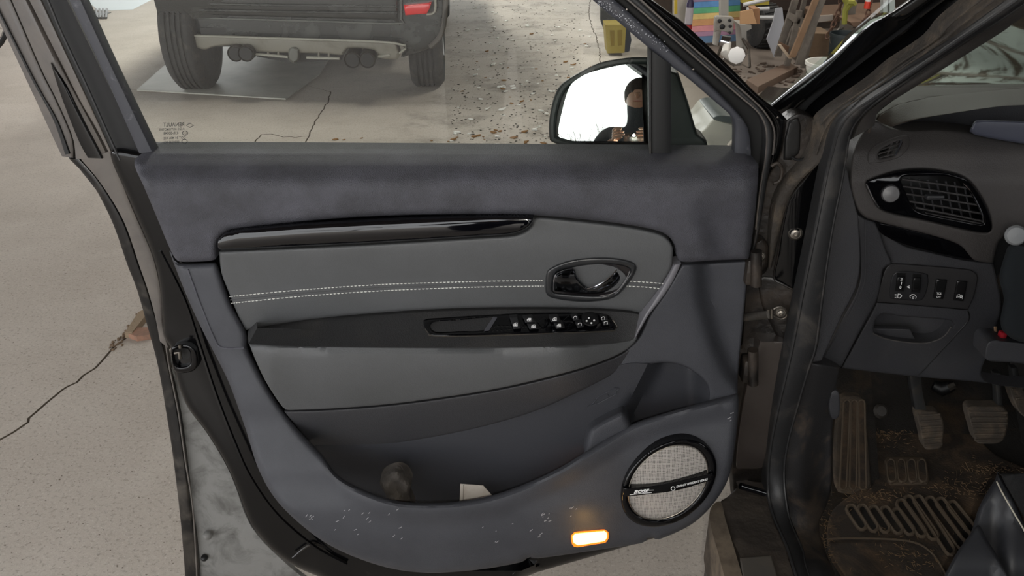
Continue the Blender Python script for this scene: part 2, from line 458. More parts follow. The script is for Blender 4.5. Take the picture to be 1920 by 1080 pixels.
def build_floor():
    jr = random.Random(3); lines = []
    for P in CR:
        w3 = [WZ(*p) for p in P]; out = []
        for a, b in zip(w3[:-1], w3[1:]):
            n = max(2, int((b - a).length / .045))
            for k in range(n):
                q = a.lerp(b, k / n); out.append((q.x + jr.uniform(-.007, .007), q.y + jr.uniform(-.007, .007)))
        out.append((w3[-1].x, w3[-1].y)); lines.append(out)
    V = [Vector(p) for p in ((-11, -14), (11, -14), (11, 15), (-11, 15))]; E = [(0, 1), (1, 2), (2, 3), (3, 0)]
    hw = .0042
    for ln in lines:
        A = np.array(ln); T = np.gradient(A, axis=0); T /= np.hypot(T[:, 0], T[:, 1])[:, None]; N = np.stack([-T[:, 1], T[:, 0]], 1)
        for o in (-1, 0, 1):
            b0 = len(V); Q = A + N * o * hw; V += [Vector(map(float, q)) for q in Q]; E += [(b0 + i, b0 + i + 1) for i in range(len(Q) - 1)]
    for x in np.arange(-10, 11, 1.0):
        for y in np.arange(-13, 15, 1.0): V.append(Vector((float(x) + .01, float(y) + .013)))
    r = delaunay_2d_cdt(V, E, [], 1, 1e-5)
    P = np.array([(v.x, v.y) for v in r[0]]); d = np.full(len(P), 9.0)
    for ln in lines: d = np.minimum(d, pdist(P, ln, False))
    vs = [(x, y, -.006 if q < hw * .5 else 0.0) for (x, y), q in zip(P, d)]
    fs = [tuple(f) for f in r[2]]
    o = mk('floor', vs, fs, [M_floor, M_crack], None, smooth=False, loc=(0, 0, 0), kind='structure')
    for p in o.data.polygons:
        if min(o.data.vertices[i].co.z for i in p.vertices) < -.003: p.material_index = 1
        if p.normal.z < 0: p.flip()
    return o
floor = build_floor()

# ceiling and walls; a pale patchy panel is added on the end wall for the bonnet to mirror
M_ceil = mat('darkened_ceiling', (92, 84, 76), .85, var=(2.6, (70, 62, 54), .4, .7))  # unseen; darkened so less light falls on the door's upper edge
MB().box((-1.5, 6.2, 3.45), (15, 16.4, .12)).obj('ceiling', M_ceil, None, kind='structure', smooth=False)
M_wall = mat('dark_workshop_wall', (74, 62, 52), .85, var=(3, (48, 42, 38), .4, .7))
MB().box((4.1, 8.35, 1.7), (5.6, .15, 3.5)).obj('wall_front', M_wall, None, kind='structure', smooth=False)
MB().box((5.6, 6.2, 1.7), (.15, 16.4, 3.5)).obj('wall_right', M_wall, None, kind='structure', smooth=False)
MB().box((-8.9, 9.0, 1.7), (.15, 10.8, 3.5)).obj('added_wall_left', mat('pale_wall', (170, 168, 160), .85), None, kind='structure', smooth=False)  # unseen wall, put in to block light from the front left
MB().box((4.1, 8.24, 2.55), (5.6, .05, 1.8)).obj('bonnet_mirror_panel', mat('peeling_wall_paint', (206, 216, 208), .8, var=(2.2, (86, 76, 62), .52, .56)), None, kind='structure', smooth=False)

# debris lying on the concrete
def flakes(name, n, px0, px1, py0, py1, smin, smax, m, seed, label, cat):
    r = random.Random(seed); mb = MB()
    for _ in range(n):
        c = WZ(r.uniform(px0, px1), r.uniform(py0, py1)); s = r.uniform(smin, smax); a0 = r.uniform(0, 6.28); k = r.choice([4, 5, 5, 6]); h = s * .22
        ring = [(c.x + s * r.uniform(.5, 1) * math.cos(a0 + 6.283 * i / k), c.y + s * r.uniform(.4, .8) * math.sin(a0 + 6.283 * i / k)) for i in range(k)]
        tl = r.uniform(-.3, .5)
        vs = [(x, y, .001 + max(0, (x - c.x) * tl)) for x, y in ring] + [(c.x + (x - c.x) * .8, c.y + (y - c.y) * .8, h + .001 + max(0, (x - c.x) * tl)) for x, y in ring]
        mb.add(vs, [tuple(reversed(range(k))), tuple(range(k, 2 * k))] + [(i, (i + 1) % k, k + (i + 1) % k, k + i) for i in range(k)])
    return tag(mb.obj(name, m, None, smooth=False), label, cat, kind='stuff')
flakes('paint_flakes', 110, 845, 1115, 2, 280, .010, .034, mat('white_flake', (226, 224, 218), .6), 5, 'scattered white paint flakes on the concrete beyond the side window', 'debris')
flakes('gravel_grit', 900, 845, 1110, 0, 285, .003, .012, mat('dark_grit', (70, 66, 60), .9), 6, 'dark grit strewn over the stained concrete between vehicle and mirror', 'grit')
flakes('gravel_grit', 500, -20, 340, 300, 1080, .001, .0035, mat('fine_grit', (118, 108, 98), .9), 8, 'fine brownish grit on the clean concrete left of the door', 'grit')
flakes('dead_leaves', 26, 600, 1120, 255, 284, .01, .03, mat('brown_leaf', (134, 98, 58), .8), 9, 'dry brown leaf crumbs on the concrete just above the door sill', 'leaves')
flakes('dead_leaves', 26, 860, 1110, 60, 260, .01, .03, mat('brown_leaf', (134, 98, 58), .8), 12, 'dry brown leaf crumbs around the door mirror on stained concrete', 'leaves')
# broken kerb by the long crack
rb = thing('broken_brick', 'broken reddish brick and mortar edge in the floor crack left of the door', 'brick', WZ(262, 625))
def ground_slab(name, pts, h, m, parent=None, z0=0.0, bev=.004, **k):
    P = [WZ(*p) for p in pts]; n = len(P); mb = MB(); c = sum(P, Vector()) / n
    lo = [(p.x, p.y, z0) for p in P]; mi = [(p.x, p.y, z0 + h - bev) for p in P]; hi = [(p.x + (c.x - p.x) * .04, p.y + (c.y - p.y) * .04, z0 + h) for p in P]
    fs = [tuple(reversed(range(n))), tuple(range(2 * n, 3 * n))]
    for i in range(n):
        j = (i + 1) % n; fs += [(i, j, n + j, n + i), (n + i, n + j, 2 * n + j, 2 * n + i)]
    return MB().add(lo + mi + hi, fs).obj(name, m, parent, **k)
ground_slab('brick_piece', [(242, 634), (254, 622), (280, 622), (284, 636), (258, 640)], .018, mat('worn_brick', (150, 112, 92), .9, var=(30, (120, 96, 82), .4, .7)), rb)
ground_slab('mortar_edge', [(236, 634), (262, 594), (276, 588), (280, 596), (250, 634)], .022, mat('mortar', (138, 120, 98), .9, bump=(80, .5, 'n')), rb)
S = MB(); r_ = random.Random(2)
for _ in range(60):
    t_ = r_.random(); c = WZ(212 + 50 * t_ + r_.uniform(-8, 8), 655 - 60 * t_ + r_.uniform(-6, 6)); bm = bmesh.new(); bmesh.ops.create_icosphere(bm, subdivisions=1, radius=r_.uniform(.002, .007)); S.bm(bm, Matrix.Translation((c.x, c.y, .002)))
S.obj('rubble', mat('rubble', (110, 92, 74), .95), rb, kind='stuff')
# flat boards on the floor
tag(ground_slab('floor_board', [(257, 170), (333, 103), (420, 60), (640, 75), (600, 140), (536, 187)], .012, mat('pale_board', (180, 178, 170), .5, var=(3, (160, 158, 150), .4, .7))), 'thin pale board lying under the parked vehicle', 'board')
tag(ground_slab('white_sheet', [(150, -40), (300, -40), (284, 0), (249, 18), (186, 21), (170, 8)], .006, mat('white_sheet', (186, 195, 200), .5)), 'pale white sheet lying on the floor at the top left', 'sheet')
gr = thing('drain_grate', 'small dark slatted grate beside the white sheet at top left', 'grate', WZ(183, 28))
for i in range(6):
    a, b = WZ(166 + i * 7, 19), WZ(172 + i * 5.5, 36)
    MB().tube([a + Vector((0, 0, .012)), b + Vector((0, 0, .012))], .012, 6).obj('slat', M_rub, gr)
MB().box((WZ(183, 27) + Vector((0, 0, .004))), (.19, .22, .006)).obj('tray', M_rub, gr)
# ================================================================== CAR DOOR
door = thing('car_door', 'open black car door with grey grained trim, side window and door mirror', 'car door', (-0.08, 1.25, 0.30))

# ---- depth of the trim surfaces (world Y against photo row)
INS_TOP = [(405, 500), (410, 470), (900, 470), (1003, 470), (1230, 470), (1265, 485)]
def Y_up(px, py):
    y = prof(py, [(280, 1.266), (290, 1.252), (312, 1.215), (338, 1.188), (356, 1.181), (382, 1.181), (420, 1.185), (495, 1.197)])
    y += 0.030 * sstep(1285, 1345, px + (py - 400) * -0.35) * sstep(350, 440, py)
    y += 0.016 * sstep(1395, 1425, px)
    return y
def Y_ins(px, py): return prof(py, [(400, 1.203), (470, 1.198), (560, 1.203), (625, 1.210)])
RID = [(463, 642), (600, 648), (900, 650), (1100, 644), (1198, 622)]
ITOP = [(463, 621), (487, 616), (598, 599), (757, 585), (897, 579), (1039, 578), (1159, 582), (1206, 588), (1215, 590)]
def Aarm(px): return 0.085 * (1 - 0.75 * sstep(1040, 1215, px))
def Y_armtop(px, py):
    t = (py - pl(px, ITOP)) / max(6, pl(px, RID) - pl(px, ITOP)); t = min(1.2, max(0, t))
    return 1.208 - Aarm(px) * t
def Y_armface(px, py):
    t = max(0, (py - pl(px, RID)) / 115)
    return 1.208 - Aarm(px) * (1 - 0.25 * t * t) - 0.004 * math.sin(min(1, t) * math.pi) + 0.02 * sstep(510, 465, px)
def Y_low(px, py):
    return Y_armface(px, py) + 0.012 + 0.02 * sstep(0, 90, py - pl(px, [(531, 768), (745, 756), (908, 732), (1100, 687), (1195, 635)]))
def Y_poc(px, py):
    base = prof(py, [(465, 1.214), (650, 1.196), (780, 1.165), (900, 1.118), (960, 1.095), (1010, 1.092), (1075, 1.104)])
    right = prof(py, [(640, 1.205), (735, 1.190), (770, 1.168), (860, 1.140), (1000, 1.125)])
    t = sstep(980, 1330, px)
    y = base * (1 - t) + right * t
    if px > 560:   # crown of the pocket rim
        rim = pl(px, RIM); y -= 0.012 * sstep(40, 0, abs(py - rim - 8)) * sstep(560, 700, px)
    return y
def Y_front(px, py):
    y = prof(py, [(485, 1.206), (600, 1.200), (740, 1.192)])
    lx = pl(py, [(485, 1296), (560, 1302), (640, 1325), (700, 1352), (745, 1385)])
    return y + 0.034 * sstep(-4, 34, px - lx) - 0.006 * sstep(30, -40, px - lx)
RIM = [(600, 855), (635, 893), (688, 921), (745, 939), (806, 943), (867, 939), (928, 927), (990, 905), (1051, 876), (1100, 846), (1179, 797), (1245, 774), (1326, 750), (1383, 737)]

# ---- painted shell behind the trim
sheet('door_shell', [(207, 285), (245, 380), (283, 470), (298, 525), (305, 600), (308, 632), (322, 657), (330, 705), (350, 760), (390, 815),
      (430, 885), (465, 975), (480, 998), (509, 1031), (541, 1055), (590, 1078), (660, 1100), (900, 1104), (1010, 1072, 'c'), (1205, 1016, 'c'), (1300, 976), (1366, 880, 'c'),
      (1386, 740), (1405, 480), (1428, 318, 'c'), (1380, 292, 'c'), (900, 288), (262, 284, 'c')],
      lambda px, py: 1.285 - 0.06 * sstep(560, 980, py) * sstep(120, 60, px - pl(py, [(480, 300), (650, 350), (800, 430), (900, 480), (1000, 600), (1060, 900)])) - 0.012 * sstep(0, 60, px - pl(py, [(285, 250), (480, 300), (650, 350), (800, 430), (1000, 560)])),
      M_paint, door, step=30, r=14, e=0.014, thick=0.05, label='glossy black painted door shell')
# raised swage along the shell edge
mb = MB(); mb.tube(line3([(300, 470), (345, 560), (372, 640), (405, 740), (440, 830), (470, 895), (520, 965), (590, 1025), (650, 1058)], lambda a, b: 1.272 - 0.06 * sstep(560, 980, b), off=0.004), 0.0035, 6)
mb.obj('shell_swage', M_paint, door)
mb = MB(); mb.tube(line3([(549, 1046), (590, 1020, ), (640, 1048), (628, 1078)], lambda a, b: 1.215, off=0.0), 0.0022, 6); mb.obj('drain_pressing', M_paint2, door)
# lower outer skin (dirty inner side)
sheet('outer_skin', [(322, 690), (345, 745), (385, 800), (430, 880), (470, 985), (540, 1060), (620, 1120, 'c'), (368, 1120, 'c'), (354, 1000), (338, 860), (322, 740)], 
      lambda px, py: 1.325 - 0.05 * sstep(700, 1080, py), M_skin, door, step=24, r=0, thick=0.01, label='dirty grey inner side of the outer door skin')
band('skin_flange', [(130, 298), (170, 340), (210, 415), (240, 500), (256, 540), (276, 610), (296, 685), (312, 775), (325, 860), (340, 990), (350, 1120)],
     [(150, 298), (190, 345), (232, 415), (262, 500), (276, 540), (294, 600), (312, 670), (328, 740), (341, 820), (358, 950), (371, 1040), (376, 1120)],
     M_paint2, door, Y=lambda a, b: 1.318 - 0.05 * sstep(650, 1080, b), bulge=0.005, thick=0.018, label='dusty black rolled edge of the door skin')
mb = MB(); mb.tube(line3([(301, 570), (316, 680), (334, 770), (347, 860), (362, 960), (371, 1120)], lambda a, b: 1.312 - 0.05 * sstep(650, 1080, b)), 0.0016, 6); mb.obj('skin_seam', M_jamb, door)
band('rear_edge_flange', [(152, 299), (190, 345), (232, 415), (262, 500), (276, 540), (290, 590), (300, 640)],
     [(206, 284), (243, 380), (282, 470), (297, 525), (304, 575), (307, 620), (318, 655)], M_jamb, door, Y=1.308, bulge=0.003, thick=0.02)
# knob and clip on the skin
for (x, y, r_, mm, nm) in ((390, 1003, 9, M_skin, 'drain_plug'), (384, 1045, 7, M_black, 'trim_clip')):
    mb = MB(); c = W(x, y, 1.272); mb.lathe([(r_ / 1600 * 1.6, 0), (r_ / 1600 * 1.5, .005), (r_ / 1600 * .9, .009), (0, .011)], c, (0, -1, .3), 20); mb.obj(nm, mm, door)
# ---- latch
sheet('latch_cover', [(320, 658), (328, 648), (350, 646), (366, 655), (371, 672), (368, 690), (355, 698), (330, 698), (323, 685)], 1.262, M_gloss, door, step=8, r=5, e=.006, thick=.02,
      holes=[[(327, 656), (352, 654), (357, 668), (355, 684), (331, 687), (325, 672)]], label='gloss black surround of the door latch')
lt = sheet('latch', [(322, 652), (360, 650), (362, 690), (326, 692)], 1.274, M_black, door, step=8, r=0, thick=.01)
mb = MB(); mb.tube([W(329, 662, 1.266), W(337, 660, 1.262), (W(338, 672, 1.262))], .0035, 8); mb.tube([W(337, 646, 1.26), W(338, 652, 1.26)], .003, 8); mb.obj('latch_claw', M_steel, lt)

# ---- window frame, left (rear) side
def ext(P, top=-300):
    (x0, y0), (x1, y1) = P[0], P[1]
    return [(x0 + (x1 - x0) / (y1 - y0) * (top - y0), top)] + P
YF = lambda v: (lambda a, b: v + 0.0 * a)
band('frame_outer_flange', ext([(-20, 0), (52, 155), (116, 293)]), ext([(19, 0), (75, 130), (100, 180), (125, 235), (136, 267), (137, 296)]), M_jamb, door, Y=1.318, bulge=.003, thick=.018, label='dusty brown outer flange of the rear window frame')
band('frame_core', ext([(-6, 30), (60, 160), (124, 288), (160, 330), (236, 440), (282, 580)]), ext([(120, 0), (180, 130), (250, 290), (280, 380), (298, 470), (306, 590)]), M_rub2, door, Y=1.327, bulge=.001, thick=.012)
band('frame_step', ext([(10, 50), (60, 150), (100, 225), (122, 290)]), ext([(14, 50), (70, 160), (107, 225), (131, 288)]), M_black, door, Y=1.3135, bulge=.002, thick=.005)
band('frame_middle_flange', ext([(22, 0), (77, 128), (103, 180), (128, 235), (139, 267), (142, 298)]), ext([(52, 0), (105, 108), (148, 190), (175, 240), (204, 298)]), M_jamb, door, Y=1.310, bulge=.005, thick=.018)
band('flange_reflection', [(95, 118), (108, 160), (122, 200), (148, 265), (165, 296)], [(96, 120), (122, 160), (142, 200), (170, 255), (192, 297)], M_paint, door, Y=1.302, bulge=.002, thick=.006)  # black wedge paints a dark reflection on the flange
band('frame_inner_flange', ext([(55, 0), (108, 105), (150, 188), (180, 240), (206, 290)]), ext([(79, 0), (130, 110), (175, 207), (212, 290)]), M_jamb, door, Y=1.302, bulge=.004, thick=.018)
band('frame_channel', ext([(79, 0), (130, 110), (175, 207), (210, 285), (250, 372)]), ext([(132, 0), (193, 133), (262, 287), (300, 370)]), M_rub2, door, Y=1.296, bulge=-.004, thick=.02)
mb = MB(); mb.tube(line3(ext([(90, 0), (115, 60), (160, 155), (200, 245), (225, 300)]), 1.286), .0022, 6); mb.obj('frame_rubber_lip', M_rub, door)
band('window_lip', ext([(130, 0), (193, 133), (261, 287)]), ext([(154, 0), (208, 118), (290, 287)]), M_lip, door, Y=1.275, bulge=.005, thick=.02, label='grained inner lip of the window frame, rear side')
# ---- window frame, right (A-pillar) side
def extd(P, top=-300):
    (x0, y0), (x1, y1) = P[0], P[1]; s = (x1 - x0) / (y1 - y0)
    return [(x0 + s * (top - y0), top)] + P
Yd = lambda v, k=.0: (lambda a, b: v)
band('window_lip', extd([(1116, 4), (1218, 91), (1262, 127), (1290, 147), (1340, 190), (1372, 219), (1378, 240), (1377, 294)]),
     extd([(1152, 0), (1220, 60), (1287, 120), (1353, 180), (1396, 228), (1406, 262), (1408, 296)]), M_lip, door, Y=1.275, bulge=.004, thick=.02, n=60)
band('frame_channel', extd([(1152, 0), (1220, 60), (1287, 120), (1353, 180), (1394, 228), (1404, 262), (1406, 298)]),
     extd([(1177, 0), (1262, 73), (1337, 138), (1385, 180), (1424, 212), (1438, 240), (1438, 300), (1430, 340)]), M_rub2, door, Y=1.292, bulge=-.003, thick=.02, n=60)
band('frame_seal', extd([(1176, 0), (1262, 73), (1337, 138), (1385, 180), (1418, 210), (1433, 240), (1434, 285), (1424, 350), (1416, 430), (1404, 490)]),
     extd([(1200, 0), (1287, 80), (1403, 180), (1436, 215), (1450, 245), (1448, 285), (1437, 350), (1424, 430), (1410, 490)]), M_rub, door, Y=1.268, bulge=.008, thick=.02, n=60, label='dusty rubber seal along the front window frame')
mb = MB()
for P in ([(1178, 0), (1264, 73), (1339, 138), (1387, 180), (1423, 212), (1437, 245), (1436, 290), (1426, 350), (1417, 430)], [(1202, 0), (1289, 80), (1405, 181), (1438, 216), (1452, 247), (1449, 290)]):
    mb.tube(line3(extd(P), 1.262), .0014, 6)
mb.obj('seal_ridge', M_jamb, door)
band('frame_outer_panel', extd([(1200, 0), (1287, 80), (1403, 180), (1437, 216), (1450, 250), (1446, 285), (1436, 330), (1428, 380)]),
     extd([(1223, 0), (1287, 48), (1370, 127), (1420, 177), (1477, 226), (1474, 258), (1462, 292), (1443, 325), (1432, 380)]), M_paint, door, Y=1.285, bulge=.006, thick=.02, n=60)
for (x, y) in ((1458, 220), (1175, 18), (1300, 130)):
    MB().lathe([(.0015, 0), (.0015, .001), (0, .0015)], W(x, y, 1.262), (0, -1, 0), 10).obj('frame_screw', M_steel, door)
# top rail of the frame (above the picture)
band('frame_top_rail', [(-165, -300), (300, -330), (885, -300)], [(25, -262), (300, -280), (842, -262)], M_paint, door, Y=1.29, bulge=.01, thick=.03)
S = MB(); rr = random.Random(9)
for _ in range(150):
    t_ = rr.random() ** 1.6; x = 1122 + 130 * t_; y = 2 + 92 * t_ + (x - 1122 - 130 * t_); x += rr.gauss(4, 5) ; y += rr.gauss(2, 5); s_ = rr.uniform(.0003, .0007)
    bm = bmesh.new(); bmesh.ops.create_icosphere(bm, subdivisions=1, radius=s_); S.bm(bm, Matrix.Translation(W(x, y, 1.269)))
S.obj('white_specks', mat('white_speck', (190, 192, 198), .7), door, kind='stuff')
# divider and quarter light
band('window_divider', [(1217, 91), (1218, 190), (1219, 294)], [(1258, 122), (1258, 190), (1259, 294)], M_rub2, door, Y=1.272, bulge=.004, thick=.02, label='black upright bar between window and quarter light')
mb = MB(); mb.tube(line3([(1219, 95), (1219, 292)], 1.268), .002, 6); mb.obj('divider_edge', M_chrome if False else M_rub, door)
sheet('window_glass', [(-20, -300, 'c'), (865, -300, 'c'), (1122, 2), (1228, 92, 'c'), (1228, 300, 'c'), (272, 300, 'c')], 1.286, M_glassD, door, step=200, bstep=200, r=0, thick=.004, raw=True, label='clear side window with etched glass markings')
wg = [o for o in bpy.data.objects if o.name == 'window_glass'][0]
sheet('quarter_glass', [(1250, 108, 'c'), (1390, 215, 'c'), (1392, 300, 'c'), (1250, 300, 'c')], 1.286, M_glassD, door, step=200, bstep=200, r=0, thick=.004, raw=True)
for (s, x, y, h) in (('RENAULT', 346, 236.5, 8.5), ('A.G.C AUTOMOTIVE', 346, 243.5, 5), ('43R-00048', 335, 251.5, 5.6), ('DOT 24 M06 AS2', 348, 260, 5), ('E000235 006', 336, 268, 5)):
    k = {'RENAULT': 9.2, 'A.G.C AUTOMOTIVE': 5.2, '43R-00048': 6.4, 'DOT 24 M06 AS2': 5.6, 'E000235 006': 5.6}[s]
    text_px('glass_marking', s, (x, y), (-k, 0.2), (0, -h * 1.25), 1.286, M_print, wg, bold=.01, off=.003)
def ringmark(name, pts, Y, r_, m, parent, closed=True):
    mb = MB(); mb.tube([W(a, b, Y(a, b) if callable(Y) else Y) for a, b in pts], r_, 5, closed=closed); return mb.obj(name, m, parent)
ringmark('glass_marking', [(349, 235), (356, 231), (363, 235), (356, 239)], 1.2845, .0006, M_print, wg)
ringmark('glass_marking', ell(347, 249.5, 5, 4, 0, 14), 1.2845, .0005, M_print, wg)
ringmark('glass_marking', ell(346, 265, 5, 4, 0, 14), 1.2845, .0005, M_print, wg)
text_px('glass_marking', 'E1', (350, 251.5), (-4.6, 0), (0, -5.6), 1.286, M_print, wg, off=.003)

# belt seal along the glass
mb = MB(); mb.tube(line3([(280, 289), (700, 290), (1100, 293), (1380, 295)], 1.276), .0018, 8); mb.obj('belt_seal', M_rub2, door)
mb = MB(); mb.tube(line3([(290, 283), (700, 285.5), (1100, 288.5), (1216, 289)], 1.2815), .0012, 6); mb.obj('glass_channel_edge', mat('belt_strip', (200, 205, 185), .4), door)

# ---- upper trim
UP = [(252, 308), (262, 292), (292, 284, 'c'), (700, 286), (1100, 289), (1374, 291), (1398, 294), (1418, 303), (1422, 322), (1416, 400), (1405, 486, 'c'),
      (1340, 488), (1285, 492), (1270, 484), (1265, 461), (1254, 444), (1230, 432), (1167, 420), (1079, 410), (1003, 404), (950, 402), (897, 402), (780, 403), (678, 407), (570, 415),
      (450, 428), (424, 436), (409, 448), (405, 465), (405, 484, 'c'), (396, 489), (345, 491), (330, 486), (318, 465), (296, 412), (272, 355)]
sheet('upper_trim', UP, Y_up, M_soft, door, step=11, r=13, e=.012, thick=.05, label='grained soft grey plastic along the window sill')
# ---- gloss strip
GS = [(410, 468, 'c'), (407, 456), (414, 444), (440, 433), (570, 418), (678, 410), (780, 406), (897, 405), (990, 406), (1000, 409), (996, 420), (982, 431), (955, 439), (897, 443), (718, 454), (558, 462)]
sheet('gloss_strip', GS, lambda a, b: Y_up(a, 420) + .002 - .016 * math.sqrt(max(0, 1 - ((b - pl(a, [(405, 462), (440, 454), (570, 444), (718, 436), (897, 428), (1000, 424)])) / 27) ** 2)), M_strip, door, step=5, r=4, e=.006, thick=.03, label='gloss black decorative strip on the door')
# ---- leatherette insert
IN = [(411, 472, 'c'), (558, 465), (718, 457), (897, 446), (960, 442), (985, 434), (998, 422), (1006, 408), (1079, 414), (1167, 424), (1228, 436), (1250, 447), (1261, 463), (1261, 485),
      (1258, 503), (1242, 532), (1225, 560), (1204, 587, 'c'), (1159, 580), (1039, 576), (897, 577), (757, 583), (598, 597), (487, 614), (461, 619, 'c'), (446, 590), (428, 545), (415, 510)]
sheet('leather_insert', IN, Y_ins, M_leath, door, step=14, r=6, e=.005, thick=.03, label='grey leatherette panel with double white stitching')
li = bpy.data.objects['leather_insert']
# stitches
def stitches(P, name='stitching'):
    c = curve(P, 1.0); mb = MB(); i = 0
    while i + 5 < len(c):
        a, b = c[i], c[i + 5]
        A = W(a[0], a[1], Y_ins(*a) - .0008); Bq = W(b[0], b[1], Y_ins(*b) - .0008); Mq = A.lerp(Bq, .5) + Vector((0, -.0008, 0))
        mb.tube([A, Mq, Bq], [.0004, .00085, .0004], 5); i += 7
    return mb
S = MB()
for P in ([(430, 556), (558, 544), (718, 533), (897, 527.5), (1021, 525.5)], [(1176, 527), (1215, 529), (1244, 531.5)], [(434, 568.5), (558, 556), (718, 545), (897, 538), (1021, 536)], [(1174, 536), (1210, 538), (1239, 541)]):
    q = stitches(P); S.add(q.v, q.f)
S.obj('stitching', M_stitch, li, kind='stuff', label='two rows of white stitches')
mb = MB()
mb.tube(line3([(432, 562.5), (558, 550), (718, 539), (897, 533), (1021, 531), (1244, 536)], Y_ins, off=-.0005), .0011, 5)
mb.obj('insert_seam', M_leath, li)
# chamfered strip right of the insert
band('insert_edge_strip', [(1264, 497), (1246, 531), (1227, 562), (1209, 590), (1196, 616), (1188, 636)], [(1277, 494), (1260, 530), (1238, 563), (1217, 590), (1203, 614), (1191, 635)],
     mat('light_grey_edge', (104, 103, 108), .5), door, Y=lambda a, b: 1.200 - .02 * sstep(500, 640, b), bulge=.003, thick=.03, label='pale grey bevelled edge beside the insert')
# ---- armrest
AT = [(464, 623, 'c'), (487, 618), (598, 601), (757, 587), (897, 581), (1039, 580), (1159, 584), (1208, 591, 'c'), (1204, 606), (1194, 628), (1175, 640), (1100, 647), (900, 652), (600, 650), (466, 645, 'c')]
sheet('armrest_top', AT, Y_armtop, M_arm, door, step=11, r=1.5, e=.0006, thick=.05, label='dusty dark top of the armrest')
AF = [(467, 644, 'c'), (600, 648.5), (900, 650.5), (1100, 645.5), (1175, 638.5), (1196, 626, 'c'), (1190, 642), (1160, 664), (1100, 687), (1020, 709), (908, 733), (745, 756), (620, 766), (545, 769, 'c'), (530, 763), (500, 718), (480, 677)]
def Y_af(px, py):
    d = py - pl(px, RID); return Y_armface(px, py) + .010 * (max(0, 1 - d / 14) ** 2)
sheet('armrest_front', AF, lambda a, b: Y_af(a, b) - .0015, M_leath, door, step=11, r=2.5, e=.003, thick=.05, label='smooth grey front face of the armrest')
LP = [(533, 771, 'c'), (620, 768.5), (745, 758.5), (908, 735.5), (1020, 711.5), (1100, 689.5), (1160, 666.5), (1196, 640, 'c'), (1200, 660), (1165, 692), (1100, 727), (1010, 768), (908, 799), (786, 824), (684, 839), (603, 848, 'c'), (575, 823), (552, 795)]
sheet('armrest_underside', LP, Y_low, M_under, door, step=12, r=4, e=.006, thick=.06)
# ---- front panel
FP = [(1279, 496, 'c'), (1404, 489, 'c'), (1394, 596), (1384, 700), (1383, 745, 'c'), (1326, 765, 'c'), (1330, 738), (1322, 715), (1293, 692), (1261, 681), (1220, 682), (1170, 694), (1100, 729), (1085, 735, 'c'), (1165, 664), (1197, 634), (1219, 590), (1250, 545)]
sheet('front_trim', FP, Y_front, M_hard, door, step=11, r=5, e=.006, thick=.04)
# ---- pocket lining
def Y_lin(px, py):
    y = 1.208 + .045 * sstep(1000, 640, px) * sstep(835, 900, py)
    lx = pl(py, [(680, 1222), (730, 1195), (770, 1167), (800, 1170)])
    y = y - .02 * sstep(700, 1080, px)
    y += .045 * sstep(-6, 22, px - lx) * sstep(1335, 1290, px)
    return y
PL = [(590, 835, 'c'), (684, 830), (786, 815), (908, 789), (1010, 758), (1100, 717), (1165, 684), (1220, 682), (1261, 681), (1293, 692), (1322, 715), (1330, 738), (1327, 770, 'c'), (1245, 800), (1179, 825), (1100, 880), (1051, 905), (990, 935), (928, 955), (867, 968), (745, 968), (680, 950), (620, 910)]
PL = [p if p[1] < 840 or p[0] > 1150 else (p[0], p[1] + 45) for p in PL]
sheet('pocket_lining', PL, Y_lin, mat('pocket_plastic_shaded', (46, 47, 52), .55, bump=(800, .3, 'vor')), door, step=10, r=0, thick=.01, label='lining inside the door pocket, darkened for shade')  # lining colour darkened to deepen the pocket's shade
pk = bpy.data.objects['pocket_lining']
sheet('bottle_divider', [(1096, 850), (1100, 815), (1112, 797), (1150, 776), (1168, 770), (1178, 784), (1184, 810), (1150, 850), (1120, 870)], lambda a, b: 1.152 + .0003 * (b - 770) * 0, M_hard, pk, step=8, r=14, e=.03, thick=.03)
ringmark('bottle_symbol', [(1102, 762), (1110, 758), (1122, 744), (1150, 730), (1152, 727), (1161, 728), (1155, 733), (1156, 738), (1122, 756), (1112, 759)], lambda a, b: Y_lin(a, b) - .0012, .0008, M_lip, pk)
ringmark('bottle_symbol', [(1137, 737), (1143, 746)], lambda a, b: Y_lin(a, b) - .0012, .0006, M_lip, pk, False)
ringmark('bottle_symbol', [(1115, 749), (1118, 757)], lambda a, b: Y_lin(a, b) - .0012, .0006, M_lip, pk, False)
# ---- lower trim with pocket
PO = [(318, 472), (331, 489), (345, 494), (404, 492, 'c'), (409, 500), (418, 526), (434, 571), (462, 624), (464, 650), (478, 680), (500, 722), (528, 766), (560, 806), (603, 852), (635, 893), (688, 921), (745, 939), (806, 943), (867, 939), (928, 927), (990, 905), (1051, 876),
      (1100, 846), (1179, 798), (1245, 775), (1326, 752), (1382, 737, 'c'), (1385, 752), (1382, 800), (1374, 862), (1364, 901), (1346, 933), (1318, 966), (1285, 990), (1236, 1011), (1226, 1008, 'c'), (1214, 1009), (1204, 1018), (1122, 1031),
      (1008, 1047), (996, 1044, 'c'), (986, 1048), (977, 1054), (920, 1065), (867, 1071), (800, 1074), (725, 1064), (643, 1035), (582, 998), (521, 941), (485, 880), (460, 803), (431, 722), (407, 672), (380, 620), (351, 557)]
sheet('lower_trim', PO, Y_poc, M_hard, door, step=12, r=15, e=.018, thick=.05, back='ray', label='hard grey plastic lower trim with scuffs and the map pocket')
lo = bpy.data.objects['lower_trim']
mb = MB(); mb.tube(line3([(352, 505), (372, 560), (400, 630), (415, 651), (458, 652)], Y_poc, off=.0005), .0016, 6); mb.obj('trim_step_line', M_soft, lo)
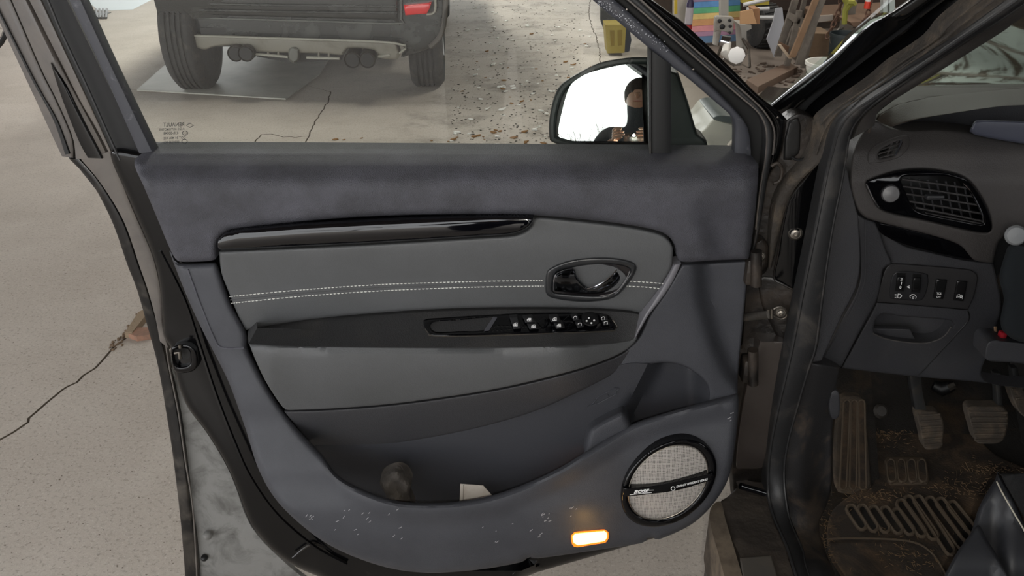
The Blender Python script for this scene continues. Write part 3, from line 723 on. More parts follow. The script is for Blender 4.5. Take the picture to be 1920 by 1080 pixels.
# scuffs
S = MB(); rr = random.Random(4)
for (x, y, n_, sx_, sy_) in ((690, 985, 16, 70, 35), (1022, 970, 9, 8, 8), (1075, 960, 4, 12, 8), (960, 1000, 8, 60, 22), (1360, 782, 4, 10, 8), (577, 973, 5, 8, 4), (1330, 1000, 0, 1, 1)):
    for _ in range(n_):
        a = x + rr.uniform(-1, 1) * sx_; b = y + rr.uniform(-1, 1) * sy_; l = rr.uniform(2, 7); an = rr.uniform(-.9, -.35)
        q = [(a, b), (a + l * math.cos(an), b + l * math.sin(an)), (a + l * math.cos(an) + .5, b + l * math.sin(an) + 1.1), (a + .5, b + 1.1)]
        S.add([W(u, v, Y_poc(u, v) - .0006) for u, v in q] + [W(u, v, Y_poc(u, v) + .001) for u, v in q], [(0, 1, 2, 3), (7, 6, 5, 4), (0, 4, 5, 1), (1, 5, 6, 2), (2, 6, 7, 3), (3, 7, 4, 0)])
S.obj('scuff_marks', mat('scuffed_plastic', (150, 150, 152), .7), lo, kind='stuff', smooth=False)
# ---- courtesy lamp
YL = lambda a, b: Y_poc(a, b)
cl = sheet('courtesy_lamp', [(1071, 1005), (1077, 999), (1107, 996), (1134, 994), (1141, 999), (1141, 1010), (1136, 1017), (1107, 1022), (1082, 1026), (1073, 1021)], lambda a, b: YL(a, b) - .003, mat('lamp_bezel', (200, 110, 40), .4, emit=((255, 120, 20), 1.1)), door, step=8, r=2, e=.002, thick=.012, label='lit amber and white door courtesy lamp')
sheet('lamp_lens', [(1074, 1007), (1079, 1002), (1107, 999), (1133, 997), (1138, 1001), (1138, 1008), (1134, 1014), (1107, 1019), (1083, 1022), (1076, 1018)], lambda a, b: YL(a, b) - .0055, mat('lit_lens', (255, 225, 150), .3, emit=((255, 214, 120), 3.2)), cl, step=8, r=3, e=.002, thick=.006)
lp = bpy.data.lights.new('courtesy_glow', 'POINT'); lp.energy = 0.05; lp.color = (1, .55, .15); lp.shadow_soft_size = .01
lpo = bpy.data.objects.new('courtesy_glow', lp); COL.objects.link(lpo); lpo.location = W(1107, 1000, 1.072)
# ---- speaker
YS = lambda a, b: 1.146 + (905 - b) * .00012 - (b > 0) * 0 
def Ysp(a, b): return Y_poc(a, b)
RO = ell(1254, 905.5, 100, 70.5, -38); GR = ell(1252.5, 904.5, 83, 59, -39)
Yc = Y_poc(1256, 906)
gY = (Y_poc(1256, 960) - Y_poc(1256, 850)) / 110; gX = (Y_poc(1310, 906) - Y_poc(1200, 906)) / 110
Yplane = lambda a, b: Yc + gX * (a - 1256) + gY * (b - 906)
sp = thing('speaker', '', 'x', W(1256, 906, Yc)); del sp['label']; del sp['category']
sp.parent = door; sp.location = Vector(sp.location) - Vector(door.location); ORG[sp.name] = W(1256, 906, Yc)
sheet('speaker_ring', RO, lambda a, b: Yplane(a, b) - .012, M_gloss, sp, step=10, r=6, e=.006, thick=.02, bstep=5, holes=[GR])
# perforated grille: sheet with darker holes in the material
mg = mat('grille_metal', (172, 166, 160), .45, metal=.15)
t = mg.node_tree; b = t.nodes['Principled BSDF']; tcx = t.nodes.new('ShaderNodeTexCoord')
mp = t.nodes.new('ShaderNodeMapping'); mp.inputs['Scale'].default_value = (1, .02, 1); t.links.new(tcx.outputs['Object'], mp.inputs[0])
def voro(scale, rnd):
    v = t.nodes.new('ShaderNodeTexVoronoi'); v.inputs['Scale'].default_value = scale; v.inputs['Randomness'].default_value = rnd; t.links.new(mp.outputs[0], v.inputs['Vector']); return v
v1 = voro(400, 0.0); r1 = t.nodes.new('ShaderNodeMapRange'); r1.inputs[1].default_value = .30; r1.inputs[2].default_value = .42
t.links.new(v1.outputs['Distance'], r1.inputs[0])
v2 = t.nodes.new('ShaderNodeTexVoronoi'); v2.feature = 'DISTANCE_TO_EDGE'; v2.inputs['Scale'].default_value = 125; v2.inputs['Randomness'].default_value = .3; t.links.new(mp.outputs[0], v2.inputs['Vector'])
r2 = t.nodes.new('ShaderNodeMapRange'); r2.inputs[1].default_value = .04; r2.inputs[2].default_value = .12; r2.inputs[3].default_value = .8; r2.inputs[4].default_value = 0
t.links.new(v2.outputs['Distance'], r2.inputs[0])
mxm = t.nodes.new('ShaderNodeMath'); mxm.operation = 'MAXIMUM'; t.links.new(r1.outputs[0], mxm.inputs[0]); t.links.new(r2.outputs[0], mxm.inputs[1])
mxc = t.nodes.new('ShaderNodeMix'); mxc.data_type = 'RGBA'; mxc.inputs['A'].default_value = (*lin((92, 88, 85)), 1); mxc.inputs['B'].default_value = (*lin((176, 170, 164)), 1)
t.links.new(mxm.outputs[0], mxc.inputs['Factor']); t.links.new(mxc.outputs['Result'], b.inputs['Base Color'])
sheet('speaker_grille', ell(1252.5, 904.5, 84, 60, -39), lambda a, b: Yplane(a, b) - .006 - .006 * max(0, 1 - ((a - 1252) / 78) ** 2 - ((b - 904) / 70) ** 2), mg, sp, step=10, r=3, e=.003, thick=.006, bstep=5, label='silver grey perforated grille')
mb = MB(); mb.tube([W(a, b_, Yplane(a, b_) - .0125) for a, b_ in ell(1252.5, 904.5, 83, 59, -39)], .0009, 5, closed=True); mb.obj('grille_rim', M_steel, sp)
YB = lambda a, b: Yplane(a, b) - .0175
sheet('speaker_bar', [(1168, 916, 'c'), (1215, 912), (1270, 902), (1338, 887, 'c'), (1340, 898, 'c'), (1275, 918), (1215, 927), (1168, 931, 'c')], YB, M_gloss, sp, step=10, r=1.5, e=.001, thick=.012, label='gloss black bar with white lettering')
sb = sp
text_px('speaker_lettering', 'BOSE', (1188, 925.6), (11.4, -1.2), (0, -8.2), YB, M_icon, sb, shear=.35, bold=.03)
for P in ([(1181, 927.6), (1222, 923.6)], [(1190, 921), (1226, 918.8)]):
    mb = MB(); mb.tube([W(a, b, YB(a, b) - .0008) for a, b in P], .0005, 5); mb.obj('speaker_lettering', M_icon, sb)
text_px('speaker_lettering', 'ENERGY EFFICIENT SERIES', (1268, 914.6), (5.05, -1.22), (-.3, -5.2), YB, M_icon, sb, shear=.2, bold=.022)
mb = MB(); mb.tube([W(a, b, YB(a, b) - .001) for a, b in ell(1262, 916, 3.6, 3.6, 0, 18)], .0006, 5, closed=True); mb.obj('speaker_lettering', M_icon, sb)

# ---- inner door handle
BZ = [(1022.6, 541), (1024, 515), (1033, 502), (1065, 489), (1102, 483.5), (1138, 482.6), (1168, 486), (1187, 492), (1193.5, 501), (1190, 514), (1176, 535), (1157.5, 554), (1138.5, 562), (1102, 566), (1065, 564), (1033, 558), (1024, 550)]
BI = [(1036, 541), (1041, 515), (1048, 509), (1073, 502), (1102, 497), (1138.5, 495), (1168, 498.5), (1181, 505), (1180, 513), (1173, 523), (1160, 541), (1150, 549), (1124, 554), (1087.5, 553), (1044, 549), (1037, 546)]
dh = sheet('door_handle', BZ, 1.194, mat('handle_bezel', (34, 35, 37), .3, coat=.3), door, step=7, r=5, e=.006, thick=.018, bstep=4, holes=[BI], label='black bezel of the inner release handle')
sheet('handle_bowl', BI, lambda a, b: 1.196 + .022 * (1 - min(1, ((a - 1108) / 75) ** 2 + ((b - 524) / 32) ** 2)), mat('handle_bowl', (26, 23, 24), .3, coat=.3), dh, step=6, r=0, thick=.004, bstep=4)
mb = MB(); mb.tube([W(a, b, 1.2095) for a, b in ell(1099, 511, 9, 9.5, 0, 24)], .0006, 5, closed=True); mb.obj('lock_cylinder_ring', M_lip, dh)
mb = MB(); mb.tube(line3([(1181, 508), (1173, 525), (1159, 543), (1148, 550), (1124, 555)], 1.192), .0009, 6); mb.obj('bowl_edge', M_chrome, dh)
LV = [(1037, 546, 'c'), (1042, 516), (1074, 504), (1082, 520), (1090, 530), (1101, 539), (1112, 539), (1131, 529), (1147, 517), (1160, 502, 'c'), (1177, 505, 'c'), (1172, 516), (1157, 535), (1140, 546), (1121, 551), (1085, 551, 'c')]
def Y_lv(a, b): return 1.186 + .008 * sstep(1040, 1080, a) + .010 * ((a - 1100) / 60) ** 2 * (a > 1100) - .004 * math.sin((b - 500) / 12)
sheet('handle_lever', LV, Y_lv, M_dchrome, dh, step=5, r=3.5, e=.006, thick=.012, bstep=4, label='dark chrome pull lever')
mb = MB(); mb.tube(line3([(1176, 504.5), (1160, 501.5), (1147, 517), (1131, 529), (1114, 538), (1101, 541.5)], Y_lv, off=.001), [.0008] * 3 + [.0014] * 60, 6) if False else mb.tube(line3([(1176, 504.5, ), (1161, 502), (1147, 517), (1131, 529), (1114, 538), (1101, 541.5)], Y_lv, off=.001), .0012, 6)
mb.tube(line3([(1038.5, 545), (1042, 515.5), (1073, 503.5)], Y_lv, off=.001), .0012, 6)
mb.obj('lever_edge', M_chrome, dh)

# ---- switch panel on the armrest
Y_sw = lambda a, b: Y_armtop(a, b) - .0035
SW = [(794, 605), (800, 600), (845, 596.5), (894, 593), (986, 588.6), (1078, 587.8), (1133, 589.5), (1147, 599), (1156, 613), (1153, 618), (1078, 622.5), (986, 625.5), (894, 628.5), (812, 629), (803, 624), (797, 615)]
sw = sheet('switch_panel', SW, Y_sw, M_gloss, door, step=8, r=3, e=.003, thick=.012, bstep=4, holes=[[(811, 605), (860, 600.5), (924, 596.5), (908, 620), (860, 623), (814, 623.5)]], label='gloss black window switch panel')
sheet('pull_tray', [(808, 602), (928, 594), (910, 624), (812, 626)], lambda a, b: Y_sw(a, b) + .02, mat('tray_rubber', (12, 12, 13), .35), sw, step=8, r=0, thick=.004, raw=True)
band('tray_chamfer_highlight', [(925, 596), (908, 621)], [(932, 596), (917, 620)], mat('tray_chamfer_highlight', (74, 74, 80), .35), sw, Y=lambda a, b: Y_sw(a, b) - .001, bulge=.0005, thick=.004)  # lighter grey paints the thin highlight along the tray edge
mb = MB(); mb.tube(line3([(798, 617), (804, 625.5), (814, 630), (894, 630), (986, 627), (1078, 624), (1152, 620), (1157, 613), (1149, 600)], lambda a, b: Y_armtop(a, b) - .001), .0010, 6); mb.obj('panel_edge', M_steel, sw)
def key(nm, q, parent=sw, m=M_sw2, h=.006, lab=None):
    return sheet(nm, [(x, y, 'c') for x, y in q], lambda a, b: Y_sw(a, b) - h, m, parent, step=7, r=2, e=.0025, thick=.008, bstep=3, raw=True)
k = key('lock_switch', [(955, 594.5), (970, 594), (977, 616), (963, 617)])
text_k = []
def icon_win(x, y, s, parent):
    mb = MB(); Yf = lambda a, b: Y_sw(a, b) - .0072
    for P, cl in (([(x - s, y + s * .7), (x - s, y - s * .1), (x - s * .3, y - s * .8), (x + s, y - s * .8), (x + s, y + s * .7)], True), ([(x - s, y), (x + s, y)], False), ([(x, y - s * .6), (x + .5, y + s * .6)], False)):
        mb.tube([W(a, b, Yf(a, b)) for a, b in P], .00055, 4, closed=cl)
    mb.obj('switch_symbol', M_icon, parent)
icon_win(966.5, 608.5, 3.6, k)
for q, ic in (([(980, 595), (998, 594), (1003, 604), (985, 605)], (992, 599.5)), ([(988, 607.5), (1005, 606.5), (1010, 616.5), (993, 617.5)], (1000, 612)),
              ([(1029, 594), (1046, 593.5), (1051, 602.5), (1033, 604)], (1040, 598.5)), ([(1038, 606), (1054, 605), (1059, 615.5), (1043, 616.5)], (1048, 610.5))):
    k = key('window_switch', q); icon_win(ic[0], ic[1], 3.4, k)
for q in ([(1006, 603), (1022, 592), (1030, 607), (1018, 617)], [(1053, 603), (1066, 590), (1078, 607), (1066, 616)]):
    key('finger_recess', q, m=M_gloss, h=.002)
for q, ic in (([(1070, 593), (1082, 592.5), (1086, 600), (1076, 601)], (1078.5, 596)), ([(1078, 604), (1091, 603), (1096, 613), (1083, 615)], (1087, 608.5)),
              ([(1124, 594), (1137, 593), (1140, 600), (1128, 601)], (1131, 597)), ([(1129, 602.5), (1141, 602), (1144, 608.5), (1132, 610)], (1136, 605.5))):
    k = key('mirror_switch', q)
    mb = MB(); mb.tube([W(ic[0] + u, ic[1] + v, Y_sw(*ic) - .0072) for u, v in ((-3, 2), (-3, -1.5), (0, -3), (3, -2.5), (3, 2))], .0005, 4, closed=True); mb.obj('switch_symbol', M_icon, k)
kn = sheet('mirror_knob', ell(1107, 601.5, 16, 10.2, 5), lambda a, b: Y_sw(a, b) - .010, M_sw, sw, step=6, r=3, e=.004, thick=.012, bstep=4)
S = MB()
for a, b in ((1104, 596.5), (1100, 602), (1114, 601), (1109, 606)):
    S.lathe([(.0016, 0), (.0016, .0006)], W(a, b, Y_sw(a, b) - .0102), (0, -.3, 1), 8)
S.obj('knob_marks', M_icon, kn)

# ---- door mirror
P0 = W(1182, 245, 1.43); n0 = (CAM - P0).normalized(); RC = 1.9
def pm(px, py, off):
    d = ray(px, py); t = (P0 - CAM).dot(n0) / d.dot(n0); q = CAM + d * t; r2 = (q - P0).length_squared
    return q - n0 * (r2 / (2 * RC)) + n0 * off
mh = sheet('door_mirror', [(1028, 255), (1030, 211), (1046, 163), (1084, 135), (1128, 116), (1183, 107, 'c'), (1250, 107, 'c'), (1262, 291, 'c'), (1164, 285), (1077, 277), (1037, 268)], 0, mat('mirror_shell', (20, 25, 25), .45), door, step=10, r=6, e=.008, thick=.06, back=tuple(-n0),
      proj=lambda a, b, Y: pm(a, b, -.012), label='black door mirror seen through the side window')
mb = MB(); mb.tube([pm(a, b, -.006) for a, b in curve([(1036, 253), (1038, 212), (1054, 167), (1090, 141), (1130, 122), (1184, 113, 'c'), (1236, 113, 'c'), (1240, 286, 'c'), (1164, 280), (1079, 271), (1044, 263)], 6, True)], .006, 8, closed=True); mb.obj('mirror_housing_rim', mat('mirror_rim', (26, 32, 31), .5), mh)
M_mir = mat('mirror_silver', (246, 250, 250), 0.0, metal=1.0)
sheet('mirror_glass', [(1047, 250), (1055, 204), (1068, 163), (1085, 147), (1110, 135), (1165, 122), (1194, 121), (1216, 131), (1222, 150), (1222, 284, 'c'), (1150, 278), (1062, 261)], 0, M_mir, mh, step=8, r=0, thick=.003,
      proj=lambda a, b, Y: pm(a, b, .003), label='convex mirror glass reflecting the sky', angle=30)
sheet('mirror_mount', [(1240, 125), (1272, 137), (1290, 190), (1307, 251), (1324, 262), (1334, 300), (1240, 300)], 1.34, mat('mirror_mount', (30, 36, 36), .45), mh, step=16, r=6, e=.01, thick=.05, raw=True)
# courtesy of the body side: two hinges on the door edge
for (x, y) in ((1402, 505), (1396, 690)):
    mb = MB(); mb.box(W(x + 4, y, 1.24), (.018, .03, .045), bev=.004); mb.tube([W(x + 16, y - 34, 1.225), W(x + 16, y + 30, 1.225)], .009, 12)
    mb.obj('door_hinge', M_jambdark, door)
mb = MB(); mb.tube([W(1392, 596, 1.25), W(1440, 590, 1.20)], .003, 8, flat=2.2); mb.obj('check_strap', M_steel, door)
# ================================================================== CAR BODY (the car the door belongs to)
car = thing('car', 'black car body with dusty door opening, pillar and sill, right of the open door', 'car', (1.25, 0.9, 0.2))
def Ypil(px, py): return 0
# exterior A pillar
band('front_pillar', [(2116, -300, .90), (1702, 0, 1.12), (1631, 45, 1.17), (1567, 101, 1.24), (1511, 142, 1.30), (1440, 200, 1.37), (1422, 214, 1.40)],
     [(2180, -300, .90), (1744, 6, 1.10), (1700, 44, 1.14), (1604, 115, 1.21), (1545, 160, 1.26), (1492, 205, 1.32), (1478, 232, 1.34)], M_paint, car, n=60, mseg=14, bulge=.012, thick=.03, back=(.37, .88, -.22), label='glossy black outer windscreen pillar')
band('pillar_channel', [(2175, -300, .90), (1742, 4, 1.11), (1700, 42, 1.15), (1602, 113, 1.22), (1500, 195, 1.31), (1478, 228, 1.34)],
     [(2200, -300, .88), (1766, 0, 1.09), (1705, 50, 1.13), (1608, 124, 1.20), (1520, 195, 1.29), (1500, 226, 1.31)], M_rub2, car, n=50, bulge=-.004, thick=.03)
band('pillar_jamb', [(2195, -300, .90), (1762, 0, 1.12), (1703, 48, 1.16), (1606, 122, 1.23), (1516, 195, 1.31), (1490, 240, 1.33)],
     [(2260, -300, .85), (1832, 0, 1.05), (1753, 73, 1.10), (1682, 120, 1.16), (1640, 153, 1.19), (1575, 203, 1.24), (1538, 240, 1.27)], M_paint, car, n=50, bulge=-.01, thick=.03)
band('pillar_flange', [(2255, -300, .83), (1829, 0, 1.03), (1751, 73, 1.08), (1680, 120, 1.14), (1640, 153, 1.17), (1560, 208, 1.22), (1535, 232, 1.24), (1526, 262, 1.25), (1506, 294, 1.258), (1466, 345, 1.262), (1448, 400, 1.264), (1440, 500, 1.27)],
     [(2330, -300, .79), (1903, 0, .985), (1782, 82, 1.05), (1690, 146, 1.11), (1640, 180, 1.14), (1592, 210, 1.18), (1568, 238, 1.20), (1556, 275, 1.21), (1536, 306, 1.228), (1502, 338, 1.245), (1478, 376, 1.258), (1464, 425, 1.264), (1446, 505, 1.27)], M_brownseal, car, n=70, bulge=.006, thick=.03, label='pillar flange caked with brown dust')
mb = MB()
for P in ([(2290, -300, .80), (1866, 0, 1.0), (1766, 77, 1.06), (1686, 132, 1.12), (1640, 166, 1.15), (1574, 209, 1.195), (1546, 245, 1.22), (1530, 290, 1.235)],
          [(2266, -300, .82), (1840, 0, 1.015), (1757, 72, 1.072), (1684, 121, 1.13), (1640, 156, 1.16), (1564, 207, 1.21), (1539, 234, 1.23)]):
    mb.tube(line3(P, off=.007), .0013, 6)
mb.obj('flange_ridge', M_brownseal, car)
# the hinge pillar
def Yhp(px, py): return 1.285 - .02 * sstep(1420, 1500, px) + .02 * sstep(850, 930, py) - .02 * sstep(640, 660, py)
sheet('hinge_pillar', [(1472, 226, 'c'), (1500, 212), (1535, 228), (1552, 262), (1556, 320), (1545, 440), (1520, 560), (1492, 680), (1470, 780), (1450, 880), (1450, 935, 'c'), (1376, 940, 'c'), (1372, 860), (1380, 740), (1388, 600), (1398, 480), (1424, 380), (1440, 330), (1462, 290)],
      Yhp, M_jambdark, car, step=18, r=4, e=.004, thick=.03, label='grimy dark hinge pillar with brown dust')
sheet('pillar_plate', [(1531, 309), (1505, 340), (1480, 373), (1468, 420), (1458, 480), (1451, 520), (1468, 533), (1502, 549, 'c'), (1522, 440), (1545, 316, 'c')], lambda a, b: Yhp(a, b) - .006, M_paint, car, step=12, r=3, e=.003, thick=.008, label='clean black recess with a bolt')
mb = MB(); mb.tube(line3([(1531, 309), (1505, 340), (1480, 373), (1468, 420), (1458, 480), (1451, 520), (1468, 533), (1500, 549)], lambda a, b: Yhp(a, b) - .008), .0016, 6); mb.obj('recess_ridge', M_jambdark, car)
def bolt(x, y, Y, r_, parent=car, nm='bolt', m=M_steel):
    c = W(x, y, Y); mb = MB()
    mb.lathe([(r_, 0), (r_, .002), (r_ * .82, .0035), (r_ * .78, .002), (r_ * .62, .002), (r_ * .6, .007), (r_ * .3, .008), (r_ * .28, .004), (0, .004)], c, (-.25, -1, .1), 24)
    return mb.obj(nm, m, parent)
bolt(1491, 437, 1.262, .0115)
bolt(1464, 586, 1.248, .0095)
S = MB(); S.tube(line3([(1440, 586), (1452, 578), (1464, 575), (1474, 583), (1473, 594), (1462, 598), (1450, 592), (1440, 590)], 1.25), .0024, 8); S.tube([W(1441, 579, 1.25), W(1441, 596, 1.25)], .004, 8); S.tube([W(1447, 578, 1.25), W(1447, 596, 1.25)], .0035, 8)
S.obj('check_bracket', M_steel, car)
mb = MB(); mb.tube([W(a, b, 1.268) for a, b in ell(1452, 396, 7, 19, 6, 20)], .0015, 6, closed=True); mb.obj('pressed_oval', M_jambdark, car)
sheet('hinge_mount', [(1416, 450), (1430, 446), (1441, 462), (1440, 500), (1428, 516), (1412, 510)], 1.262, M_jambdark, car, step=8, r=8, e=.012, thick=.03)
bolt(1425, 480, 1.255, .009)
sheet('hinge_mount', [(1424, 520), (1460, 522), (1490, 540), (1496, 552), (1470, 640), (1440, 600), (1425, 560)], lambda a, b: Yhp(a, b) - .004, M_jambdark, car, step=10, r=8, e=.006, thick=.01)
mb = MB(); mb.tube([W(a, b, 1.258) for a, b in curve([(1446, 312), (1458, 306), (1466, 318), (1462, 338), (1450, 344)], 4)], .003, 8); mb.obj('wiring_grommet', M_jambdark, car)
sheet('corner_bracket', [(1480, 226), (1497, 218), (1502, 236), (1500, 286), (1484, 300), (1470, 300), (1472, 262)], 1.262, mat('dusty_grey_bracket', (24, 23, 22), .5), car, step=8, r=4, e=.006, thick=.02, raw=True)
mb = MB(); mb.tube(line3([(1484, 294), (1492, 299), (1504, 299), (1514, 292)], 1.255), .0022, 6); mb.obj('cable', M_rub2, car)
# lower pillar painted panel with a curved foot catching the sky
sheet('pillar_lower_panel', [(1425, 640, 'c'), (1474, 640, 'c'), (1452, 760), (1438, 860), (1436, 927, 'c'), (1384, 914, 'c'), (1380, 860), (1392, 760), (1408, 690)], lambda a, b: 1.252 - .0 * a + .03 * sstep(840, 905, b) - .05 * sstep(900, 930, b), mat('brown_black_paint', (60, 54, 51), .30, coat=.4, var=(5, (72, 66, 62), .4, .7)), car, step=10, r=3, e=.004, thick=.03, label='smooth brown-black lower part of the pillar')
mb = MB(); mb.tube(line3([(1388, 911), (1400, 915), (1418, 920), (1434, 925)], 1.214), .006, 10); mb.obj('pillar_foot_glint', M_strip, car)  # glossy ridge added to catch a bright streak of sky
# sill
def pz(z): return lambda a, b, Y: WZ(a, b, Y)
sheet('sill', [(1384, 912, 'c'), (1440, 926, 'c'), (1450, 975), (1476, 1032), (1500, 1100), (1560, 1260, 'c'), (1420, 1260, 'c'), (1374, 1080), (1336, 982), (1347, 945), (1366, 930)], lambda a, b: .405 - .03 * sstep(30, 0, a - (1336 + (b - 982) * .39)), mat('dusty_sill_paint', (52, 47, 43), .5, dust=(9, (88, 79, 70), .46, .85), bump=(60, .25, 'n')), car, step=14, r=4, e=.003, thick=.18, back=(0, 0, -1), proj=lambda a, b, z: WZ(a, b, z), label='dusty dark door sill')
sheet('sill_edge', [(1330, 966), (1350, 940), (1362, 980), (1386, 1060), (1420, 1180), (1440, 1260, 'c'), (1408, 1260, 'c'), (1372, 1130), (1350, 1050)], .407, mat('tan_dusty_edge', (112, 100, 86), .9, var=(14, (66, 58, 50), .4, .65)), car, step=12, r=0, thick=.1, back=(0, 0, -1), proj=lambda a, b, z: WZ(a, b, z))
ground = sheet('sill_step_plate', [(1388, 1046, 'c'), (1446, 1041, 'c'), (1460, 1090, 'c'), (1490, 1180, 'c'), (1410, 1180, 'c')], .412, mat('worn_step_plate', (72, 69, 66), .6, dust=(9, (96, 88, 78), .4, .8)), car, step=12, r=3, e=.002, thick=.02, raw=True, back=(0, 0, -1), proj=lambda a, b, z: WZ(a, b, z))
# rubber seal round the opening
SL = [(2330, -300, .78), (1901, 2, .975), (1782, 84, 1.04), (1690, 148, 1.10), (1640, 181, 1.13), (1594, 212, 1.165), (1571, 240, 1.18), (1559, 275, 1.19), (1546, 325, 1.20), (1519, 458, 1.205), (1501, 542, 1.21), (1480, 646, 1.22), (1466, 710, 1.225), (1451, 777, 1.235), (1438, 854, 1.245), (1436, 924, 1.24), (1447, 971, 1.19), (1473, 1029, 1.11), (1490, 1080, 1.04), (1550, 1250, .85)]
SR = [(2370, -300, .78), (1921, 8, .975), (1818, 73, 1.04), (1740, 124, 1.09), (1646, 190, 1.13), (1612, 222, 1.165), (1595, 255, 1.18), (1588, 300, 1.19), (1580, 346, 1.20), (1563, 433, 1.205), (1547, 542, 1.21), (1534, 646, 1.22), (1520, 690, 1.225), (1502, 750, 1.235), (1480, 831, 1.245), (1473, 893, 1.24), (1483, 971, 1.19), (1507, 1030, 1.11), (1520, 1080, 1.04), (1585, 1250, .85)]
band('door_seal', SL, SR, M_rub, car, n=120, mseg=12, bulge=.014, thick=.03, label='thick black rubber door seal round the opening')
mb = MB()
def shift(P, Q, f, dy=0): return [tuple(a + (b - a) * f for a, b in zip(p, q)) for p, q in zip(P, Q)]
mb.tube(line3(shift(SL, SR, .12), off=.008), .003, 8); mb.obj('seal_lip', M_rub, car)
mb = MB(); mb.tube(line3(shift(SL, SR, .92), off=.006), .002, 8); mb.obj('seal_edge', M_rub, car)
# interior pillar trim
band('pillar_trim', [(2370, -300, .80), (1921, 7, .99), (1818, 73, 1.055), (1740, 124, 1.11), (1642, 195, 1.15), (1610, 228, 1.18), (1594, 262, 1.2)],
     [(2440, -300, .80), (1958, 6, .99), (1882, 58, 1.04), (1809, 104, 1.08), (1716, 163, 1.13), (1650, 206, 1.17), (1640, 235, 1.19)], mat('pillar_trim_plastic', (60, 57, 55), .6, bump=(500, .25, 'vor')), car, n=50, bulge=.008, thick=.04)
# kick panel beside the footwell
def Yk(a, b): return prof(b, [(660, 1.235), (800, 1.265), (900, 1.255), (985, 1.18), (1080, 1.05), (1250, .86)]) + .04 * sstep(0, 60, a - pl(b, [(680, 1530), (830, 1495), (900, 1490), (1080, 1530)]))
sheet('kick_panel', [(1505, 676, 'c'), (1574, 689, 'c'), (1566, 740), (1560, 820), (1560, 900), (1553, 940), (1536, 985), (1546, 1027), (1570, 1090), (1620, 1250, 'c'), (1570, 1250, 'c'), (1507, 1090), (1486, 1030), (1472, 971), (1462, 893), (1470, 831), (1495, 738)], Yk,
      mat('scuffed_kick_plastic', (42, 41, 42), .55, dust=(9, (110, 94, 78), .48, .8), bump=(300, .2, 'n')), car, step=12, r=6, e=.01, thick=.05, label='scuffed dusty kick panel beside the pedals')
sheet('footwell_plug', [(1560, 735), (1572, 735), (1575, 760), (1572, 782), (1560, 785), (1554, 760)], 1.28, M_dash2, car, step=8, r=3, e=.004, thick=.02)
# shell: floor pan, bulkhead, tunnel, roof, rear, far side
M_carpet = mat('black_carpet', (36, 33, 30), .95, bump=(260, .8, 'n'), dust=(8, (78, 62, 44), .5, .8))
sheet('floor_pan', [(1520, 680, 'c'), (2300, 680, 'c'), (2900, 1400, 'c'), (1640, 1400, 'c'), (1545, 1080), (1520, 960)], .285, M_carpet, car, step=60, r=0, thick=.05, back=(0, 0, -1), proj=lambda a, b, z: WZ(a, b, z), raw=True)
def box(nm, c, d, m, parent=car, bev=.01, **k): return MB().box(c, d, bev=bev).obj(nm, m, parent, **k)
bm_ = MB(); bm_.add([(.49, 1.56, .29), (1.28, 1.56, .29), (1.28, 1.80, .52), (.49, 1.80, .52), (.49, 1.82, 1.0), (1.28, 1.82, 1.0)], [(0, 1, 2, 3), (3, 2, 5, 4)]); bm_.obj('bulkhead', M_carpet, car, orient='cam')
box('centre_tunnel', (1.27, .75, .42), (.24, 1.9, .34), M_carpet, bev=.03)
box('roof', (1.24, -.1, 1.60), (1.35, 2.0, .05), M_paint, bev=.02)
box('far_side_panel', (1.99, .3, .62), (.08, 2.9, .86), M_paint, bev=.02)
box('passenger_floor', (1.65, .75, .27), (.6, 2.0, .05), M_carpet)
box('centre_pillar', (.47, .02, .95), (.10, .16, 1.3), M_paint, bev=.02)
box('rear_door', (.43, -.75, .68), (.10, 1.35, .80), M_paint, bev=.03)
box('rear_bulkhead', (1.2, -1.5, .85), (1.5, .08, 1.4), M_carpet)
# windscreen
MB().add([(.50, 1.64, 1.03), (1.95, 1.64, 1.03), (1.85, .92, 1.56), (.62, .92, 1.56), (.50, 1.645, 1.034), (1.95, 1.645, 1.034), (1.85, .925, 1.565), (.62, .925, 1.565)],
         [(0, 1, 2, 3), (7, 6, 5, 4), (0, 4, 5, 1), (1, 5, 6, 2), (2, 6, 7, 3), (3, 7, 4, 0)]).obj('windscreen', M_glassW, car, smooth=False, label='greenish windscreen above the dashboard')
# bonnet
vs = []; fs = []; NX, NY = 28, 22
for j in range(NY + 1):
    v = j / NY; y = 1.60 + v * 1.15
    for i in range(NX + 1):
        u = i / NX * 2 - 1; x = 1.24 + u * .74
        z = 1.05 - .02 * v - .25 * max(0, v - .8) ** 1.6 - .60 * v ** 1.1 * (1 - sstep(.55, 1.15, x)) - .42 * v ** 1.2 * sstep(1.4, 1.95, x)
        x = 1.24 + u * (.70 - .10 * v * v); vs.append((x, y, z))
for j in range(NY):
    for i in range(NX): a = j * (NX + 1) + i; fs.append((a, a + 1, a + NX + 2, a + NX + 1))
n = len(vs); 
bo = mk('bonnet', vs, fs, mat('bonnet_paint', (16, 18, 18), .06, coat=1.0, bump=(3, .02, 'n')), car, orient='cam', label='glossy black bonnet mirroring a peeling painted wall')
md = bo.modifiers.new('s', 'SOLIDIFY'); md.thickness = .02
# front wing
band('front_wing', [(1405, 300, 1.5), (1412, 240, 1.6), (1416, 190, 1.75), (1440, 162, 2.05)], [(1500, 300, 1.5), (1500, 240, 1.6), (1500, 200, 1.75), (1490, 166, 2.05)], M_paint, car, n=30, bulge=.02, thick=.3, back=(0, .2, -1))

# ================================================================== DASHBOARD
dash = thing('dashboard', 'dark grey dashboard end with round-knob air vent and switch cluster at the right edge', 'dashboard', (1.2, 1.4, .62))
